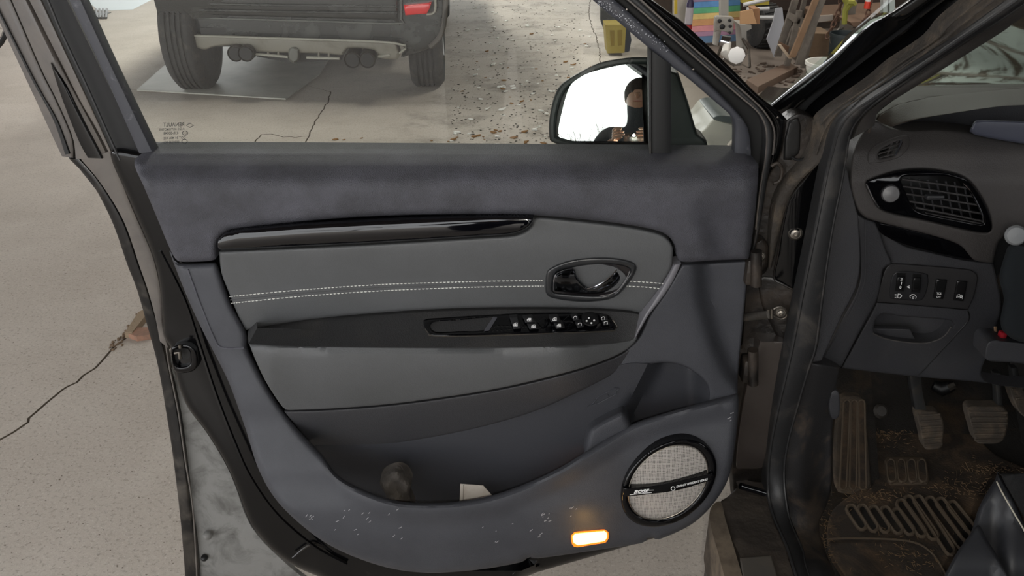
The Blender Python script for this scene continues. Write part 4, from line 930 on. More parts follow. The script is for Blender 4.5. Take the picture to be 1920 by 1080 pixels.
# upper pad (horizontal sweep towards the windscreen)
def YT(a, b): return prof(b, [(150, 1.62), (175, 1.50), (220, 1.34), (260, 1.27)])
L1 = [(1650, 214), (1684, 196), (1751, 181), (1862, 170), (1920, 165), (2100, 160)]; L2 = [(1662, 240), (1718, 224), (1795, 211), (1862, 201), (1920, 197), (2100, 190)]
def YA(a, b): return prof(b, [(156, 1.63), (165, 1.55), (181, 1.47), (196, 1.40), (214, 1.35), (236, 1.30)])
M_dtop = mat('dash_top_plastic', (70, 61, 53), .6, bump=(520, 0.3, 'vor'))
sheet('top_pad', [(1600, 300, 'c'), (1640, 220, 'c'), (1652, 206), (1690, 178), (1716, 163, 'c'), (1722, 161), (1850, 158), (2100, 155, 'c'), (2100, 161, 'c'), (1920, 166), (1862, 171), (1751, 182), (1684, 197), (1650, 216), (1636, 236), (1620, 290, 'c')], YA, M_dtop, dash, step=10, r=2, e=.003, thick=.02, back='ray')
def YB2(a, b):
    l1, l2 = pl(a, L1), pl(a, L2); t_ = min(1.1, max(0, (b - l1) / (l2 - l1))); y1 = YA(a, l1)
    return y1 + (1.325 - y1) * (t_ ** .8)
sheet('cluster_cowl', [(1634, 240, 'c'), (1650, 215), (1684, 196), (1751, 181), (1862, 170), (1920, 165), (2100, 160, 'c'), (2100, 190, 'c'), (1920, 197), (1862, 201), (1795, 211), (1718, 224), (1660, 242, 'c')], YB2, M_dtop, dash, step=9, r=3, e=.004, thick=.03, back='ray')
sheet('cowl_recess', [(1636, 246, 'c'), (1718, 220, 'c'), (1795, 207, 'c'), (1862, 197, 'c'), (1920, 193, 'c'), (2100, 186, 'c'), (2100, 320, 'c'), (1920, 280, 'c'), (1853, 266, 'c'), (1790, 254, 'c'), (1660, 252, 'c')], lambda a, b: 1.34 + .06 * sstep(1660, 1760, a), M_dash2, dash, step=14, r=0, thick=.005, raw=True, back='ray')
sheet('cluster_screen', [(1823, 236), (1830, 226), (1846, 225), (2060, 232, 'c'), (2060, 290, 'c'), (1920, 270), (1826, 252)], lambda a, b: 1.285, mat('bluish_display', (66, 68, 80), .4), dash, step=12, r=5, e=.006, thick=.04, back='ray', label='blue-grey instrument display housing')
# main face with the vents
def YM(a, b):
    y = prof(b, [(240, 1.315), (290, 1.27), (340, 1.252), (420, 1.255), (500, 1.27)])
    return y - .010 * sstep(1700, 1600, a) + .012 * sstep(1800, 1900, a) - .015 * sstep(1760, 1900, a) * 0
MF = [(1640, 226), (1660, 236), (1700, 244), (1760, 243), (1820, 248), (1870, 256), (1930, 270), (2100, 300, 'c'), (2100, 460, 'c'), (1910, 430), (1890, 437), (1872, 455), (1862, 493, 'c'), (1826, 487), (1800, 460), (1757, 444), (1694, 428), (1640, 414),
      (1620, 406), (1606, 388), (1594, 345), (1597, 292), (1612, 255)]
VS = [(1623, 343), (1634, 335), (1652, 328), (1685, 319), (1733, 315.6), (1781, 322), (1812, 334), (1832, 356), (1851, 388), (1860, 417), (1859, 432), (1846, 437), (1805, 430), (1733, 413), (1675, 401), (1648, 390), (1636, 371)]
DV = [(1647, 296), (1650, 283), (1670, 270), (1689, 263.5), (1690, 268), (1678, 289), (1666, 294)]
sheet('main_panel', MF, YM, M_dash, dash, step=12, r=6, e=.008, thick=.05, bstep=5, holes=[[(VS[i][0] + (1745 - VS[i][0]) * .02, VS[i][1] + (378 - VS[i][1]) * .02) for i in range(len(VS))], DV], label='dark grey dashboard face with air vents')
mp_ = [o for o in bpy.data.objects if o.name == 'main_panel'][0]
mb = MB(); mb.tube(line3([(1630, 306), (1629, 290), (1638, 276), (1660, 264), (1689, 254), (1703, 254), (1707, 262), (1703, 278), (1694, 289), (1680, 298), (1648, 306), (1630, 306)], YM, off=.0005), .0013, 6); mb.obj('demister_outline', M_dash, mp_)
sheet('demister_bowl', [(1643, 300, 'c'), (1646, 278, 'c'), (1694, 258, 'c'), (1694, 275, 'c'), (1668, 300, 'c')], lambda a, b: YM(a, b) + .03, M_black, mp_, step=10, r=0, thick=.005, raw=True)
for P in ([(1646, 289), (1684, 277)], [(1650, 281), (1690, 268)], [(1662, 297), (1672, 268)], [(1672, 292), (1683, 264)], [(1648, 296), (1678, 288)]):
    mb = MB(); mb.tube([W(x, y, YM(x, y) + .006) for x, y in P], .0018, 6, flat=.6); mb.obj('demister_bar', M_dash, mp_)
mb = MB(); mb.tube(line3([(1679, 290), (1690, 266), (1688, 263)], YM, off=.001), .0012, 6); mb.obj('demister_edge', M_lip, mp_)
# big vent
OP = [(1690, 334), (1720, 330), (1770, 330), (1805, 340), (1820, 356), (1832, 378), (1842, 402), (1845, 416), (1838, 420), (1800, 413), (1750, 403), (1722, 396), (1708, 382), (1698, 360)]
vt = sheet('air_vent', VS, lambda a, b: YM(a, b) - .004, M_gloss, dash, step=9, r=4, e=.006, thick=.05, bstep=5, holes=[OP], label='gloss black teardrop vent surround with slats')
sheet('vent_duct', [(x + (x - 1770) * .1, y + (y - 375) * .1) for x, y in OP], lambda a, b: YM(a, b) + .045, M_black, vt, step=12, r=0, thick=.004)
for a, b in (((1690, 336), (1816, 353)), ((1692, 349), (1824, 368.5)), ((1697, 363), (1832, 384)), ((1703, 377), (1839, 400)), ((1716, 389), (1844, 415)), ((1735, 400), (1842, 420))):
    mb = MB(); mb.tube([W(a[0], a[1], YM(*a) + .004), W((a[0] + b[0]) / 2, (a[1] + b[1]) / 2 - .5, YM(*a) + .002), W(b[0], b[1], YM(*b) + .004)], .0026, 8, flat=.7); mb.obj('vent_slat', mat('slat_plastic', (48, 46, 46), .5), vt)
for k in range(7):
    x = 1705 + k * 17; mb = MB(); mb.tube([W(x, 334 + k * 1.5, 1.275), W(x + 14, 398 + k * 2.2, 1.28)], .0014, 6); mb.obj('vent_vane', M_dash2, vt)
mb = MB(); mb.box(W(1752, 369, 1.245), (.028, .012, .008), bev=.003); mb.obj('vent_tab', M_sw2, vt)
mb = MB(); mb.tube(line3([(1805, 344), (1820, 360), (1834, 385), (1842, 405), (1843, 418)], YM, off=.005), .0014, 8); mb.obj('chrome_edge', M_chrome, vt)
mb = MB(); mb.tube(line3([(1624.5, 345), (1636, 370), (1648, 388)], YM, off=.006), .0012, 8); mb.obj('chrome_edge', M_chrome, vt)
mb = MB(); mb.lathe([(.0135, -.01), (.0135, .004), (.012, .0075), (.006, .009), (0, .0095)], W(1669, 363, YM(1669, 363) - .006), (-.25, -1, .25), 28); mb.obj('vent_knob', mat('grey_knob', (86, 85, 86), .4), vt, label='round grey vent knob')
# gloss trim under the face
sheet('gloss_trim', [(1639, 415, 'c'), (1666, 420), (1710, 431), (1757, 443), (1799, 457), (1815, 471), (1825, 488, 'c'), (1800, 484), (1752, 474), (1690, 457), (1657, 441), (1645, 428)], lambda a, b: 1.262 + .01 * (b - 415) / 70, M_gloss, dash, step=8, r=4, e=.005, thick=.03, label='gloss black blade of trim below the vent')
# lower dash pieces
def YL_(a, b): return prof(b, [(400, 1.275), (520, 1.285), (600, 1.295), (720, 1.33)]) - .012 * sstep(1660, 1600, a)
sheet('end_cap', [(1566, 330, 'c'), (1582, 300), (1594, 345), (1604, 388), (1610, 420), (1610, 521), (1575, 600), (1540, 676, 'c'), (1512, 681, 'c'), (1536, 560), (1560, 430)], lambda a, b: 1.245, M_dash2, dash, step=14, r=3, e=.003, thick=.04)
sheet('end_trim', [(1606, 400, 'c'), (1622, 410), (1640, 416, 'c'), (1650, 436), (1662, 470), (1672, 494), (1656, 505), (1645, 560), (1610, 625), (1577, 688, 'c'), (1538, 678, 'c'), (1576, 602), (1612, 522)], lambda a, b: YL_(a, b) - .012, M_dash2, dash, step=12, r=4, e=.006, thick=.04)
mb = MB(); mb.tube(line3([(1622, 412), (1623, 460), (1621, 525), (1602, 570), (1560, 645), (1545, 672)], lambda a, b: YL_(a, b) - .013), .0012, 6); mb.obj('trim_crease', M_dash2, dash)
sheet('knee_panel', [(1642, 417, 'c'), (1690, 458), (1752, 475), (1800, 486), (1826, 490), (1862, 494, 'c'), (1868, 520), (1876, 560), (1874, 590), (1862, 625), (1852, 660), (1860, 720), (2100, 730, 'c'), (2100, 760, 'c'), (1880, 722), (1707, 705), (1577, 690, 'c'), (1612, 626), (1644, 566), (1660, 504), (1670, 492), (1655, 460)],
      YL_, M_dash2, dash, step=14, r=4, e=.005, thick=.04, holes=[[(1651, 590), (1700, 594), (1784, 601), (1781, 615), (1766, 631), (1738, 641), (1700, 640), (1660, 633), (1638, 622)]], label='dark lower dashboard panel under the steering column')
sheet('pocket_recess', [(1640, 584, 'c'), (1790, 595, 'c'), (1790, 645, 'c'), (1630, 645, 'c')], lambda a, b: YL_(a, b) + .03 + .02 * sstep(1760, 1690, a), M_dash2, dash, step=12, r=0, thick=.005, raw=True, label='shallow finger recess')
sheet('recess_step', [(1638, 616, 'c'), (1706, 617, 'c'), (1718, 640, 'c'), (1640, 636, 'c')], lambda a, b: YL_(a, b) + .018, M_dash2, dash, step=12, r=2, e=.002, thick=.01, raw=True)
mb = MB()
mb.tube(line3([(1577, 690), (1612, 626), (1643, 567)], YL_, off=.0), .0014, 6)
mb.tube(line3([(1643, 567), (1700, 571), (1815, 581)], YL_, off=.0), .0010, 6)
mb.obj('panel_gap', M_black, dash)
mb = MB(); mb.tube(line3([(1815, 583), (1816, 600), (1790, 630), (1755, 668), (1722, 703)], YL_, off=.0), .0012, 6); mb.obj('panel_gap', M_black, dash)
mb = MB(); mb.tube(line3([(1637, 625), (1660, 635), (1700, 642), (1738, 643), (1768, 632), (1784, 612)], YL_, off=.0), .0014, 6); mb.obj('recess_edge', M_dash, dash)
# switch cluster
YK = lambda a, b: YL_(a, b) - .006
sc_ = sheet('switch_cluster', [(1644, 566, 'c'), (1652, 530), (1660, 505), (1668, 497), (1680, 495), (1740, 499), (1808, 505), (1826, 510), (1833, 522), (1826, 555), (1815, 580, 'c'), (1730, 573)], YK, mat('switch_panel_plastic', (44, 43, 44), .5), dash, step=10, r=2, e=.003, thick=.01, bstep=5)
sheet('twin_dial_module', [(1679, 511), (1734, 512.5), (1740, 520), (1740, 534), (1733, 556), (1720, 564), (1670, 560, 'c'), (1668, 548)], lambda a, b: YK(a, b) - .003, M_sw2, sc_, step=8, r=2, e=.003, thick=.01, bstep=4)
for x0, x1, y0, y1 in ((1683, 1697, 515, 545), (1713, 1727, 517, 547)):
    sheet('dial_slot', [(x0 - 1, y0 - 3, 'c'), (x1 + 1, y0 - 2, 'c'), (x1 - 2, y1 + 2, 'c'), (x0 - 4, y1 + 1, 'c')], lambda a, b: YK(a, b) - .004, M_black, sc_, step=8, r=0, thick=.004, raw=True)
    sheet('thumb_wheel', [(x0, y0 + 4), (x1, y0 + 4), (x1 - 1, y1 - 3), (x0 - 2, y1 - 3)], lambda a, b: YK(a, b) - .005 - .005 * math.cos((b - (y0 + y1) / 2) / (y1 - y0) * 2.6), M_sw, sc_, step=5, r=1.5, e=.002, thick=.006, bstep=4, raw=True)
YI = lambda a, b: YK(a, b) - .0108
for s, x, y in (('2', 1688, 526), ('1', 1688, 533.5), ('0', 1686, 541)): text_px('dial_number', s, (x, y), (8, 0.3), (1, -7), YI, M_icon, sc_, bold=.02)
text_px('dial_arrow', '◄' if False else '<', (1700.5, 541), (9, .3), (0, -9), lambda a, b: YK(a, b) - .0045, M_icon, sc_, bold=.05)
def glyph(polys, parent, Yf, r_=.0006, nm='switch_symbol'):
    mb = MB()
    for P in polys: mb.tube([W(a, b, Yf(a, b)) for a, b in P], r_, 5)
    return mb.obj(nm, M_icon, parent)
YG = lambda a, b: YK(a, b) - .0045
glyph([[(1684, 551), (1688, 551.5), (1691, 555), (1687, 559), (1683, 558), (1684, 551)], [(1678, 552), (1682, 552.6)], [(1678, 555), (1682, 555.6)], [(1678, 558), (1681.5, 558.6)]], sc_, YG)
glyph([[(1707, 559), (1706, 555), (1710, 552), (1714, 552), (1718, 556), (1717, 560)], [(1711, 560), (1710.5, 556), (1713.5, 556), (1713, 560), (1711, 560)]], sc_, YG)
for q, ic in (([(1756, 524), (1776, 525), (1772, 546), (1768, 561), (1750, 559)], 'tcs'), ([(1795, 527), (1814, 528), (1810, 550), (1806, 565), (1788, 563)], 'road')):
    b_ = sheet('push_switch', q, lambda a, b: YK(a, b) - .005, M_sw, sc_, step=8, r=2, e=.003, thick=.008, bstep=4, raw=True)
    YP = lambda a, b: YK(a, b) - .0058
    if ic == 'tcs':
        text_px('switch_symbol', 'TCS', (1756, 552), (5.0, .3), (.5, -5.5), YP, M_icon, b_, bold=.03); text_px('switch_symbol', 'OFF', (1755.5, 558), (4.6, .3), (.5, -4.6), YP, M_icon, b_, bold=.02)
    else: glyph([[(1794, 558), (1795, 553), (1799, 552), (1801, 555), (1798, 557), (1795, 557)], [(1800, 559), (1803, 553), (1805, 555), (1803, 558), (1805, 560)]], b_, YP)

# steering column, stalk, key, lower cover
st = thing('steering_column', 'black steering column shroud with grey stalk end at the right edge of the photo', 'steering column', W(1950, 560, 1.1))
sheet('column_shroud', [(1884, 478), (1893, 460), (1915, 455), (1960, 450), (2100, 440, 'c'), (2100, 660, 'c'), (1930, 644), (1885, 625), (1876, 600), (1882, 560), (1874, 520)], lambda a, b: 1.17 - .10 * sstep(1870, 1960, a), mat('shroud_plastic', (34, 38, 41), .45), st, step=12, r=10, e=.02, thick=.12, back='ray', label='smooth black column shroud')
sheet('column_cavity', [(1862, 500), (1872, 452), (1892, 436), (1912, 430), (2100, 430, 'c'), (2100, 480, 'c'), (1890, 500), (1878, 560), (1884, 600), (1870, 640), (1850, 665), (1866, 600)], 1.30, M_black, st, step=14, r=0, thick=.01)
mb = MB(); mb.tube([W(1906, 441, 1.06), W(1930, 448, 1.10), W(1990, 460, 1.14)], [.0135, .0125, .011], 20); mb.obj('indicator_stalk', M_sw, st)
mb = MB(); mb.lathe([(.0135, 0), (.0135, .003), (.011, .006), (0, .007)], W(1904, 441, 1.058), (-.35, -1, .3), 28); mb.obj('stalk_end', mat('stalk_cap', (104, 106, 108), .35), st, label='round silver-grey end of the stalk')
sheet('tilt_lever', [(1847, 660), (1852, 642), (1866, 637), (1890, 640), (2000, 650, 'c'), (2000, 690, 'c'), (1900, 680), (1852, 676)], 1.20, M_dash2, st, step=10, r=4, e=.006, thick=.04)
mb = MB(); mb.box(W(1879, 629, 1.22), (.011, .012, .016), bev=.003); mb.obj('connector', mat('red_connector', (150, 22, 34), .4), st, label='small red plug')
mb = MB(); mb.tube([W(1866, 612, 1.24), W(1868, 640, 1.23)], .0025, 6); mb.obj('wire', mat('tan_wire', (120, 92, 66), .6), st)

# ================================================================== PEDALS, MAT, SEAT
M_ped = mat('dusty_pedal_rubber', (74, 66, 58), .8, dust=(22, (122, 106, 88), .45, .75), bump=(200, .4, 'n'))
M_pedarm = mat('pedal_arm', (44, 44, 44), .45, dust=(12, (84, 74, 62), .5, .85))
def pedal(nm, label, outline, Y, arm, ribs, loc):
    p = thing(nm, label, 'pedal', loc)
    Yf = lambda a, b: Y + (outline[0][1] - b) * .0010
    pd = sheet('pedal_pad', outline, Yf, M_ped, p, step=9, r=4, e=.006, thick=.02)
    for (a, b) in ribs:
        mb = MB(); mb.tube([W(a[0], a[1], Yf(*a) - .001), W(b[0], b[1], Yf(*b) - .001)], .0026, 8); mb.obj('rib', M_ped, pd)
    MBa = band('pedal_arm', arm[0], arm[1], M_pedarm, p, n=20, bulge=.004, thick=.015)
    return p
pedal('clutch_pedal', 'dusty ribbed clutch pedal, the left one with the bent arm', [(1718, 772), (1740, 770), (1760, 774), (1770, 795), (1768, 822), (1765, 839), (1748, 843), (1733, 840), (1727, 815)], 1.50,
      ([(1704, 690, 1.52), (1709, 730, 1.52), (1717, 775, 1.51), (1722, 800, 1.50)], [(1727, 690, 1.52), (1729, 730, 1.52), (1737, 768, 1.51), (1745, 800, 1.50)]),
      [((1722 + k * 2.2, 780 + k * 11), (1762 + min(k, 2) * 2, 777 + k * 11)) for k in range(6)], W(1740, 800, 1.5))
pedal('brake_pedal', 'dusty ribbed brake pedal, the wide one right of the clutch pedal', [(1814, 764), (1845, 761), (1880, 762), (1890, 778), (1888, 808), (1876, 829), (1850, 832), (1831, 829), (1822, 805)], 1.47,
      ([(1864, 700, 1.50), (1867, 730, 1.49), (1869, 768, 1.48)], [(1876, 700, 1.50), (1878, 730, 1.49), (1881, 768, 1.48)]),
      [((1818 + k * 2, 773 + k * 10.5), (1888 - max(0, k - 2) * 3, 774 + k * 10)) for k in range(6)], W(1852, 800, 1.47))
pedal('accelerator_pedal', 'dark accelerator pedal at the right edge beside the brake', [(1891, 722), (1906, 718), (1920, 730), (1945, 780), (1925, 784), (1905, 765)], 1.50,
      ([(1896, 690, 1.53), (1900, 720, 1.52)], [(1908, 690, 1.53), (1912, 720, 1.52)]), [((1898, 730), (1915, 728)), ((1905, 748), (1925, 745))], W(1910, 740, 1.5))
mb = MB()
# steering joint
sj = thing('steering_joint', 'dark steering shaft joint with a steel nut between clutch and brake', 'joint', W(1775, 725, 1.58))
MB().tube([W(1750, 722, 1.6), W(1768, 730, 1.59), W(1784, 724, 1.58)], [.012, .016, .012], 12).obj('shaft', M_black, sj)
MB().tube([W(1778, 727, 1.575), W(1790, 722, 1.575)], .008, 6).obj('nut', M_steel, sj)
MB().lathe([(.022, 0), (.024, .01), (.014, .02), (0, .02)], W(1772, 738, 1.66), (0, -1, .2), 20).obj('gaiter', M_rub, sj)
# floor mat
fm = thing('floor_mat', 'dirty black rubber mat with ribbed heel pad below the pedals', 'floor mat', WZ(1700, 950, .295))
PZ = lambda a, b, z: WZ(a, b, z)
M_mat = mat('dirty_mat_rubber', (58, 51, 45), .85, dust=(12, (120, 98, 76), .44, .8), bump=(220, .5, 'n'))
M_rib = mat('raised_mat_rib', (98, 86, 73), .8, dust=(20, (96, 82, 66), .4, .8))
sheet('mat_base', [(1636, 800), (1644, 760, ), (1800, 800), (1880, 860), (2000, 900, 'c'), (2100, 1150, 'c'), (1640, 1150, 'c'), (1570, 1060), (1552, 1010), (1560, 960), (1600, 925), (1640, 900)], .300, M_mat, fm, step=20, r=4, e=.004, thick=.01, back=(0, 0, -1), proj=PZ)
def cap(x0, y0, x1, y1, w_):
    dx, dy = x1 - x0, y1 - y0; l = math.hypot(dx, dy); nx, ny = -dy / l * w_, dx / l * w_; a = math.atan2(dy, dx)
    return [(x0 + nx * math.cos(t) - dx / l * w_ * math.sin(t), y0 + ny * math.cos(t) - dy / l * w_ * math.sin(t)) for t in [math.pi * k / 5 for k in range(6)]] + \
           [(x1 - nx * math.cos(t) + dx / l * w_ * math.sin(t), y1 - ny * math.cos(t) + dy / l * w_ * math.sin(t)) for t in [math.pi * k / 5 for k in range(6)]]
M_groove = mat('shaded_groove_rubber', (30, 27, 25), .8, dust=(14, (84, 70, 56), .5, .85))  # dark colour paints the shade inside the mat grooves
def slot(P, nm='rib', z=.306, r_=.0042, m=M_rib, closed=True):
    mb = MB(); mb.tube([WZ(a, b, z) for a, b in curve([(x, y) for x, y in P], 4, closed)], r_, 6, closed=closed); return mb.obj(nm, m, fm)
sheet('heel_pad', [(1659, 862), (1664, 857), (1730, 857), (1736, 862), (1742, 900), (1738, 906), (1670, 908), (1664, 902)], .305, M_rib, fm, step=12, r=4, e=.004, thick=.008, back=(0, 0, -1), proj=PZ)
for k in range(4):
    x = 1669 + k * 19.3; sheet('heel_groove', cap(x + 1, 869, x + 4, 896, 7), .3105, M_mat, fm, step=10, r=0, thick=.006, back=(0, 0, -1), proj=PZ)
    slot(cap(x + 1, 869, x + 4, 896, 7.6), z=.309, r_=.0026)
for k, (x0, y0, x1, y1) in enumerate(((1596, 955, 1616, 985), (1617, 955, 1638, 988), (1638, 957, 1660, 990), (1660, 958, 1684, 992), (1682, 962, 1706, 994), (1690, 945, 1728, 998), (1704, 938, 1750, 1003), (1722, 938, 1782, 1032), (1744, 940, 1802, 1020), (1764, 942, 1812, 1005), (1786, 948, 1820, 990))):
    slot(cap(x0, y0, x1, y1, 8.5), z=.305, r_=.0036)
    sheet('groove', cap(x0, y0, x1, y1, 7.5), .3025, M_groove, fm, step=30, r=0, thick=.002, raw=True, back=(0, 0, -1), proj=PZ)
slot([(1553, 1011), (1600, 1009), (1700, 1014), (1745, 1035), (1775, 1080), (1800, 1140)], 'mat_seam', .303, .002, M_rib, False)
S = MB(); r_ = random.Random(11)
for _ in range(700):
    q = r_.choice([(1660, 810, 30, 22), (1800, 915, 60, 16), (1640, 930, 50, 14), (1548, 1010, 12, 60), (1850, 880, 50, 14), (1700, 1040, 80, 30), (1700, 800, 60, 50)])
    c = WZ(q[0] + r_.gauss(0, q[2]) * .6, q[1] + r_.gauss(0, q[3]) * .6, .304); a = r_.uniform(0, 6.28); l = r_.uniform(.003, .011)
    S.tube([c, c + Vector((math.cos(a) * l, math.sin(a) * l, r_.uniform(0, .005)))], .0005, 3)
tag(S.obj('grass_bits', mat('dry_grass', (120, 98, 72), .9), None), 'dry grass bits and crumbs spread over the driver footwell', 'litter', kind='stuff')
# footrest
fr = thing('footrest', 'long dusty rubber footrest with three grooves left of the clutch', 'footrest', W(1600, 900, 1.38))
Yfr = lambda a, b: 1.58 - (b - 742) * .00112
sheet('footrest_panel', [(1566, 690, 'c'), (1632, 690, 'c'), (1640, 780), (1652, 940), (1560, 948), (1560, 760)], lambda a, b: Yfr(a, b) + .008, M_carpet, fr, step=20, r=0, thick=.03, raw=True)
sheet('footrest_pad', [(1577, 746), (1584, 742), (1608, 742), (1616, 748), (1621, 770), (1633, 908), (1630, 925), (1616, 928), (1582, 925), (1568, 915), (1565, 860), (1570, 780)], lambda a, b: Yfr(a, b) - .002, M_ped, fr, step=14, r=4, e=.005, thick=.012)
for k in range(3):
    x0, x1 = 1588 + k * 13.5, 1581 + k * 18.5
    P = cap(x0, 756, x1, 912, 6.2)
    mb = MB(); mb.tube([W(a, b, Yfr(a, b) - .003) for a, b in P], .0022, 6, closed=True); mb.obj('groove_rim', M_rib, fr)
    sheet('groove', cap(x0, 756, x1, 912, 5.5), lambda a, b: Yfr(a, b) - .0035, M_mat, fr, step=14, r=0, thick=.004, raw=True)
fc = MB(); fc.lathe([(.016, 0), (.016, .004), (.011, .009), (0, .01)], W(1650, 771, 1.545), (0, -.8, .6), 20)
tag(fc.obj('carpet_clip', mat('dull_clip', (50, 46, 42), .6), None), 'round dusty plastic clip on the carpet right of the footrest', 'clip')
# driver's seat
seat = thing('driver_seat', 'black driver seat edge with white stitching in the lower right corner', 'car seat', (.95, .75, .3))
def Yse(a, b): return prof(b, [(888, 1.03), (950, 1.00), (1080, .93), (1300, .80)]) + .02 * sstep(1900, 1860, a)
M_seat = mat('seat_leatherette', (40, 41, 45), .5, bump=(1100, .1, 'vor'))
sheet('side_bolster', [(1866, 899), (1876, 892), (1925, 990), (2000, 1180), (2040, 1300, 'c'), (1700, 1300, 'c'), (1760, 1120), (1786, 1050), (1818, 1004), (1836, 950)], Yse, M_seat, seat, step=14, r=12, e=.02, thick=.12, back='ray')
sheet('seat_centre', [(1878, 892), (1900, 888), (2200, 870, 'c'), (2400, 1300, 'c'), (2045, 1300, 'c'), (2002, 1180), (1928, 990)], lambda a, b: Yse(a, b) + .003, mat('black_seat_fabric', (16, 16, 17), .9, bump=(700, .5, 'n')), seat, step=30, r=4, e=.006, thick=.12, back='ray')
mb = MB(); mb.tube(line3([(1869, 903), (1880, 925), (1903, 965), (1926, 1005), (1960, 1080)], Yse, off=.003), .0012, 6); mb.obj('seat_stitching', mat('cream_thread', (176, 170, 156), .8), seat)
sheet('lower_bolster', [(1818, 1003), (1835, 985), (1850, 1010), (1880, 1060), (1930, 1160), (1900, 1300, 'c'), (1690, 1300, 'c'), (1740, 1150), (1786, 1050)], lambda a, b: Yse(a, b) - .02, M_seat, seat, step=14, r=8, e=.016, thick=.08, back='ray')
box('seat_cushion', (.95, .55, .44), (.46, .44, .16), M_seat, seat, bev=.06)
box('seat_base', (.93, .62, .35), (.42, .48, .12), M_black, seat, bev=.02)
mb = MB(); mb.box((.93, .30, .88), (.50, .14, .66), rot=Matrix.Rotation(R(14), 3, 'X'), bev=.06); mb.obj('backrest', M_seat, seat)
mb = MB(); mb.box((.93, .20, 1.30), (.26, .10, .18), bev=.04); mb.tube([(.87, .22, 1.15), (.87, .21, 1.24)], .006); mb.tube([(.99, .22, 1.15), (.99, .21, 1.24)], .006); mb.obj('headrest', M_seat, seat)
# card and cloth in the door pocket
cd_ = sheet('card', [(863, 908, 'c'), (906, 911, 'c'), (924, 931, 'c'), (921, 955, 'c'), (861, 958, 'c')], 1.165, mat('white_card', (206, 198, 188), .7, var=(20, (176, 160, 140), .5, .8)), None, step=12, r=0, thick=.0015, raw=True)
tag(cd_, 'small white paper card sticking out of the door pocket', 'card')
S = MB(); S.tube([W(869, 909, 1.164), W(868, 955, 1.164)], .0006, 4); S.obj('card_fold', mat('fold_grey', (150, 140, 130), .7), cd_)
cl_ = sheet('crumpled_cloth', [(712, 905), (722, 888), (745, 880), (762, 886), (772, 905), (768, 925), (776, 955), (735, 955), (722, 925)], lambda a, b: 1.165 + .012 * math.sin(a * .15) * math.cos(b * .12), mat('grey_cloth', (92, 86, 80), .95, bump=(150, .6, 'n'), var=(20, (60, 56, 54), .4, .7)), None, step=6, r=16, e=.03, thick=.02)
tag(cl_, 'crumpled dark grey cloth at the left end of the door pocket', 'cloth')
# ================================================================== PARKED VEHICLE
SO = Vector((-1.39, 6.03, 0)); PSI = R(-3.0)
fx = Vector((math.sin(PSI), math.cos(PSI), 0)); rx = Vector((math.cos(PSI), -math.sin(PSI), 0))
def SL3(x, y, z): return SO + rx * x + fx * y + Vector((0, 0, z))
suv = thing('parked_car', 'large black off-road car seen from behind through the side window', 'car', SO)
Yb = lambda off=0.0: (lambda a, b: 5.72 - (a - 385) * .00039 + off)
M_sp = mat('dark_vehicle_paint', (34, 38, 39), .25, coat=.5, dust=(4, (84, 84, 78), .5, .9))
M_sk = mat('silver_skid_plate', (122, 118, 108), .5, dust=(5, (98, 92, 80), .5, .8))
M_tyre = mat('tyre_rubber', (50, 50, 50), .8, bump=(60, .4, 'n'), dust=(12, (84, 80, 74), .5, .8))
fb = tuple(fx)
P_ = [(-.30, .52), (-.36, .75), (-.33, 1.1), (-.12, 1.58), (1.2, 1.66), (2.0, 1.60), (2.75, 1.15), (3.75, 1.02), (3.95, .62), (3.9, .36), (3.35, .36), (3.28, .62), (3.05, .80), (2.75, .84), (2.45, .80), (2.25, .62), (2.18, .36), (.48, .36), (.42, .62), (.22, .80), (0, .84), (-.2, .80), (-.28, .62)]
def body_prof(name, prof_, x0, x1, m, tum=.10):
    n = len(prof_); mb = MB()
    def tx(x, z): return x * (1 - tum * max(0, z - .95) / .7)
    vs = [SL3(tx(x0, z), y, z) for y, z in prof_] + [SL3(tx(x1, z), y, z) for y, z in prof_]
    mb.add(vs, [tuple(range(n)), tuple(range(2 * n - 1, n - 1, -1))] + [(i, i + n, (i + 1) % n + n, (i + 1) % n) for i in range(n)])
    return mb.obj(name, m, suv, angle=25)
body_prof('body', P_, -.90, .90, M_sp)
M_sg = mat('tinted_glass', (18, 22, 24), .05, coat=1)
mb = MB(); mb.add([SL3(-.74, -.335, 1.12), SL3(.74, -.335, 1.12), SL3(.68, -.16, 1.52), SL3(-.68, -.16, 1.52), SL3(-.74, -.30, 1.12), SL3(.74, -.30, 1.12), SL3(.68, -.12, 1.52), SL3(-.68, -.12, 1.52)], [(0, 1, 2, 3), (7, 6, 5, 4), (0, 4, 5, 1), (1, 5, 6, 2), (2, 6, 7, 3), (3, 7, 4, 0)]); mb.obj('rear_window', M_sg, suv, smooth=False)
for s in (-1, 1):
    for y0, y1 in ((.1, 1.1), (1.2, 2.2)):
        k = [SL3(s * .875, y0, 1.12), SL3(s * .875, y1, 1.12), SL3(s * .825, min(y1, 1.95), 1.52), SL3(s * .825, y0, 1.52)]; d_ = rx * (.02 * s)
        MB().add(k + [q - d_ * 3 for q in k], [(0, 1, 2, 3), (7, 6, 5, 4), (0, 4, 5, 1), (1, 5, 6, 2), (2, 6, 7, 3), (3, 7, 4, 0)]).obj('side_window', M_sg, suv, smooth=False)
sheet('rear_bumper', [(336, -30, 'c'), (838, -20, 'c'), (834, 45), (824, 76), (804, 92), (770, 102), (752, 106), (748, 84), (600, 78), (360, 70), (345, 78), (338, 60)], Yb(0), M_sp, suv, step=20, r=8, e=.05, thick=.30, back=fb, label='dark painted rear bumper')
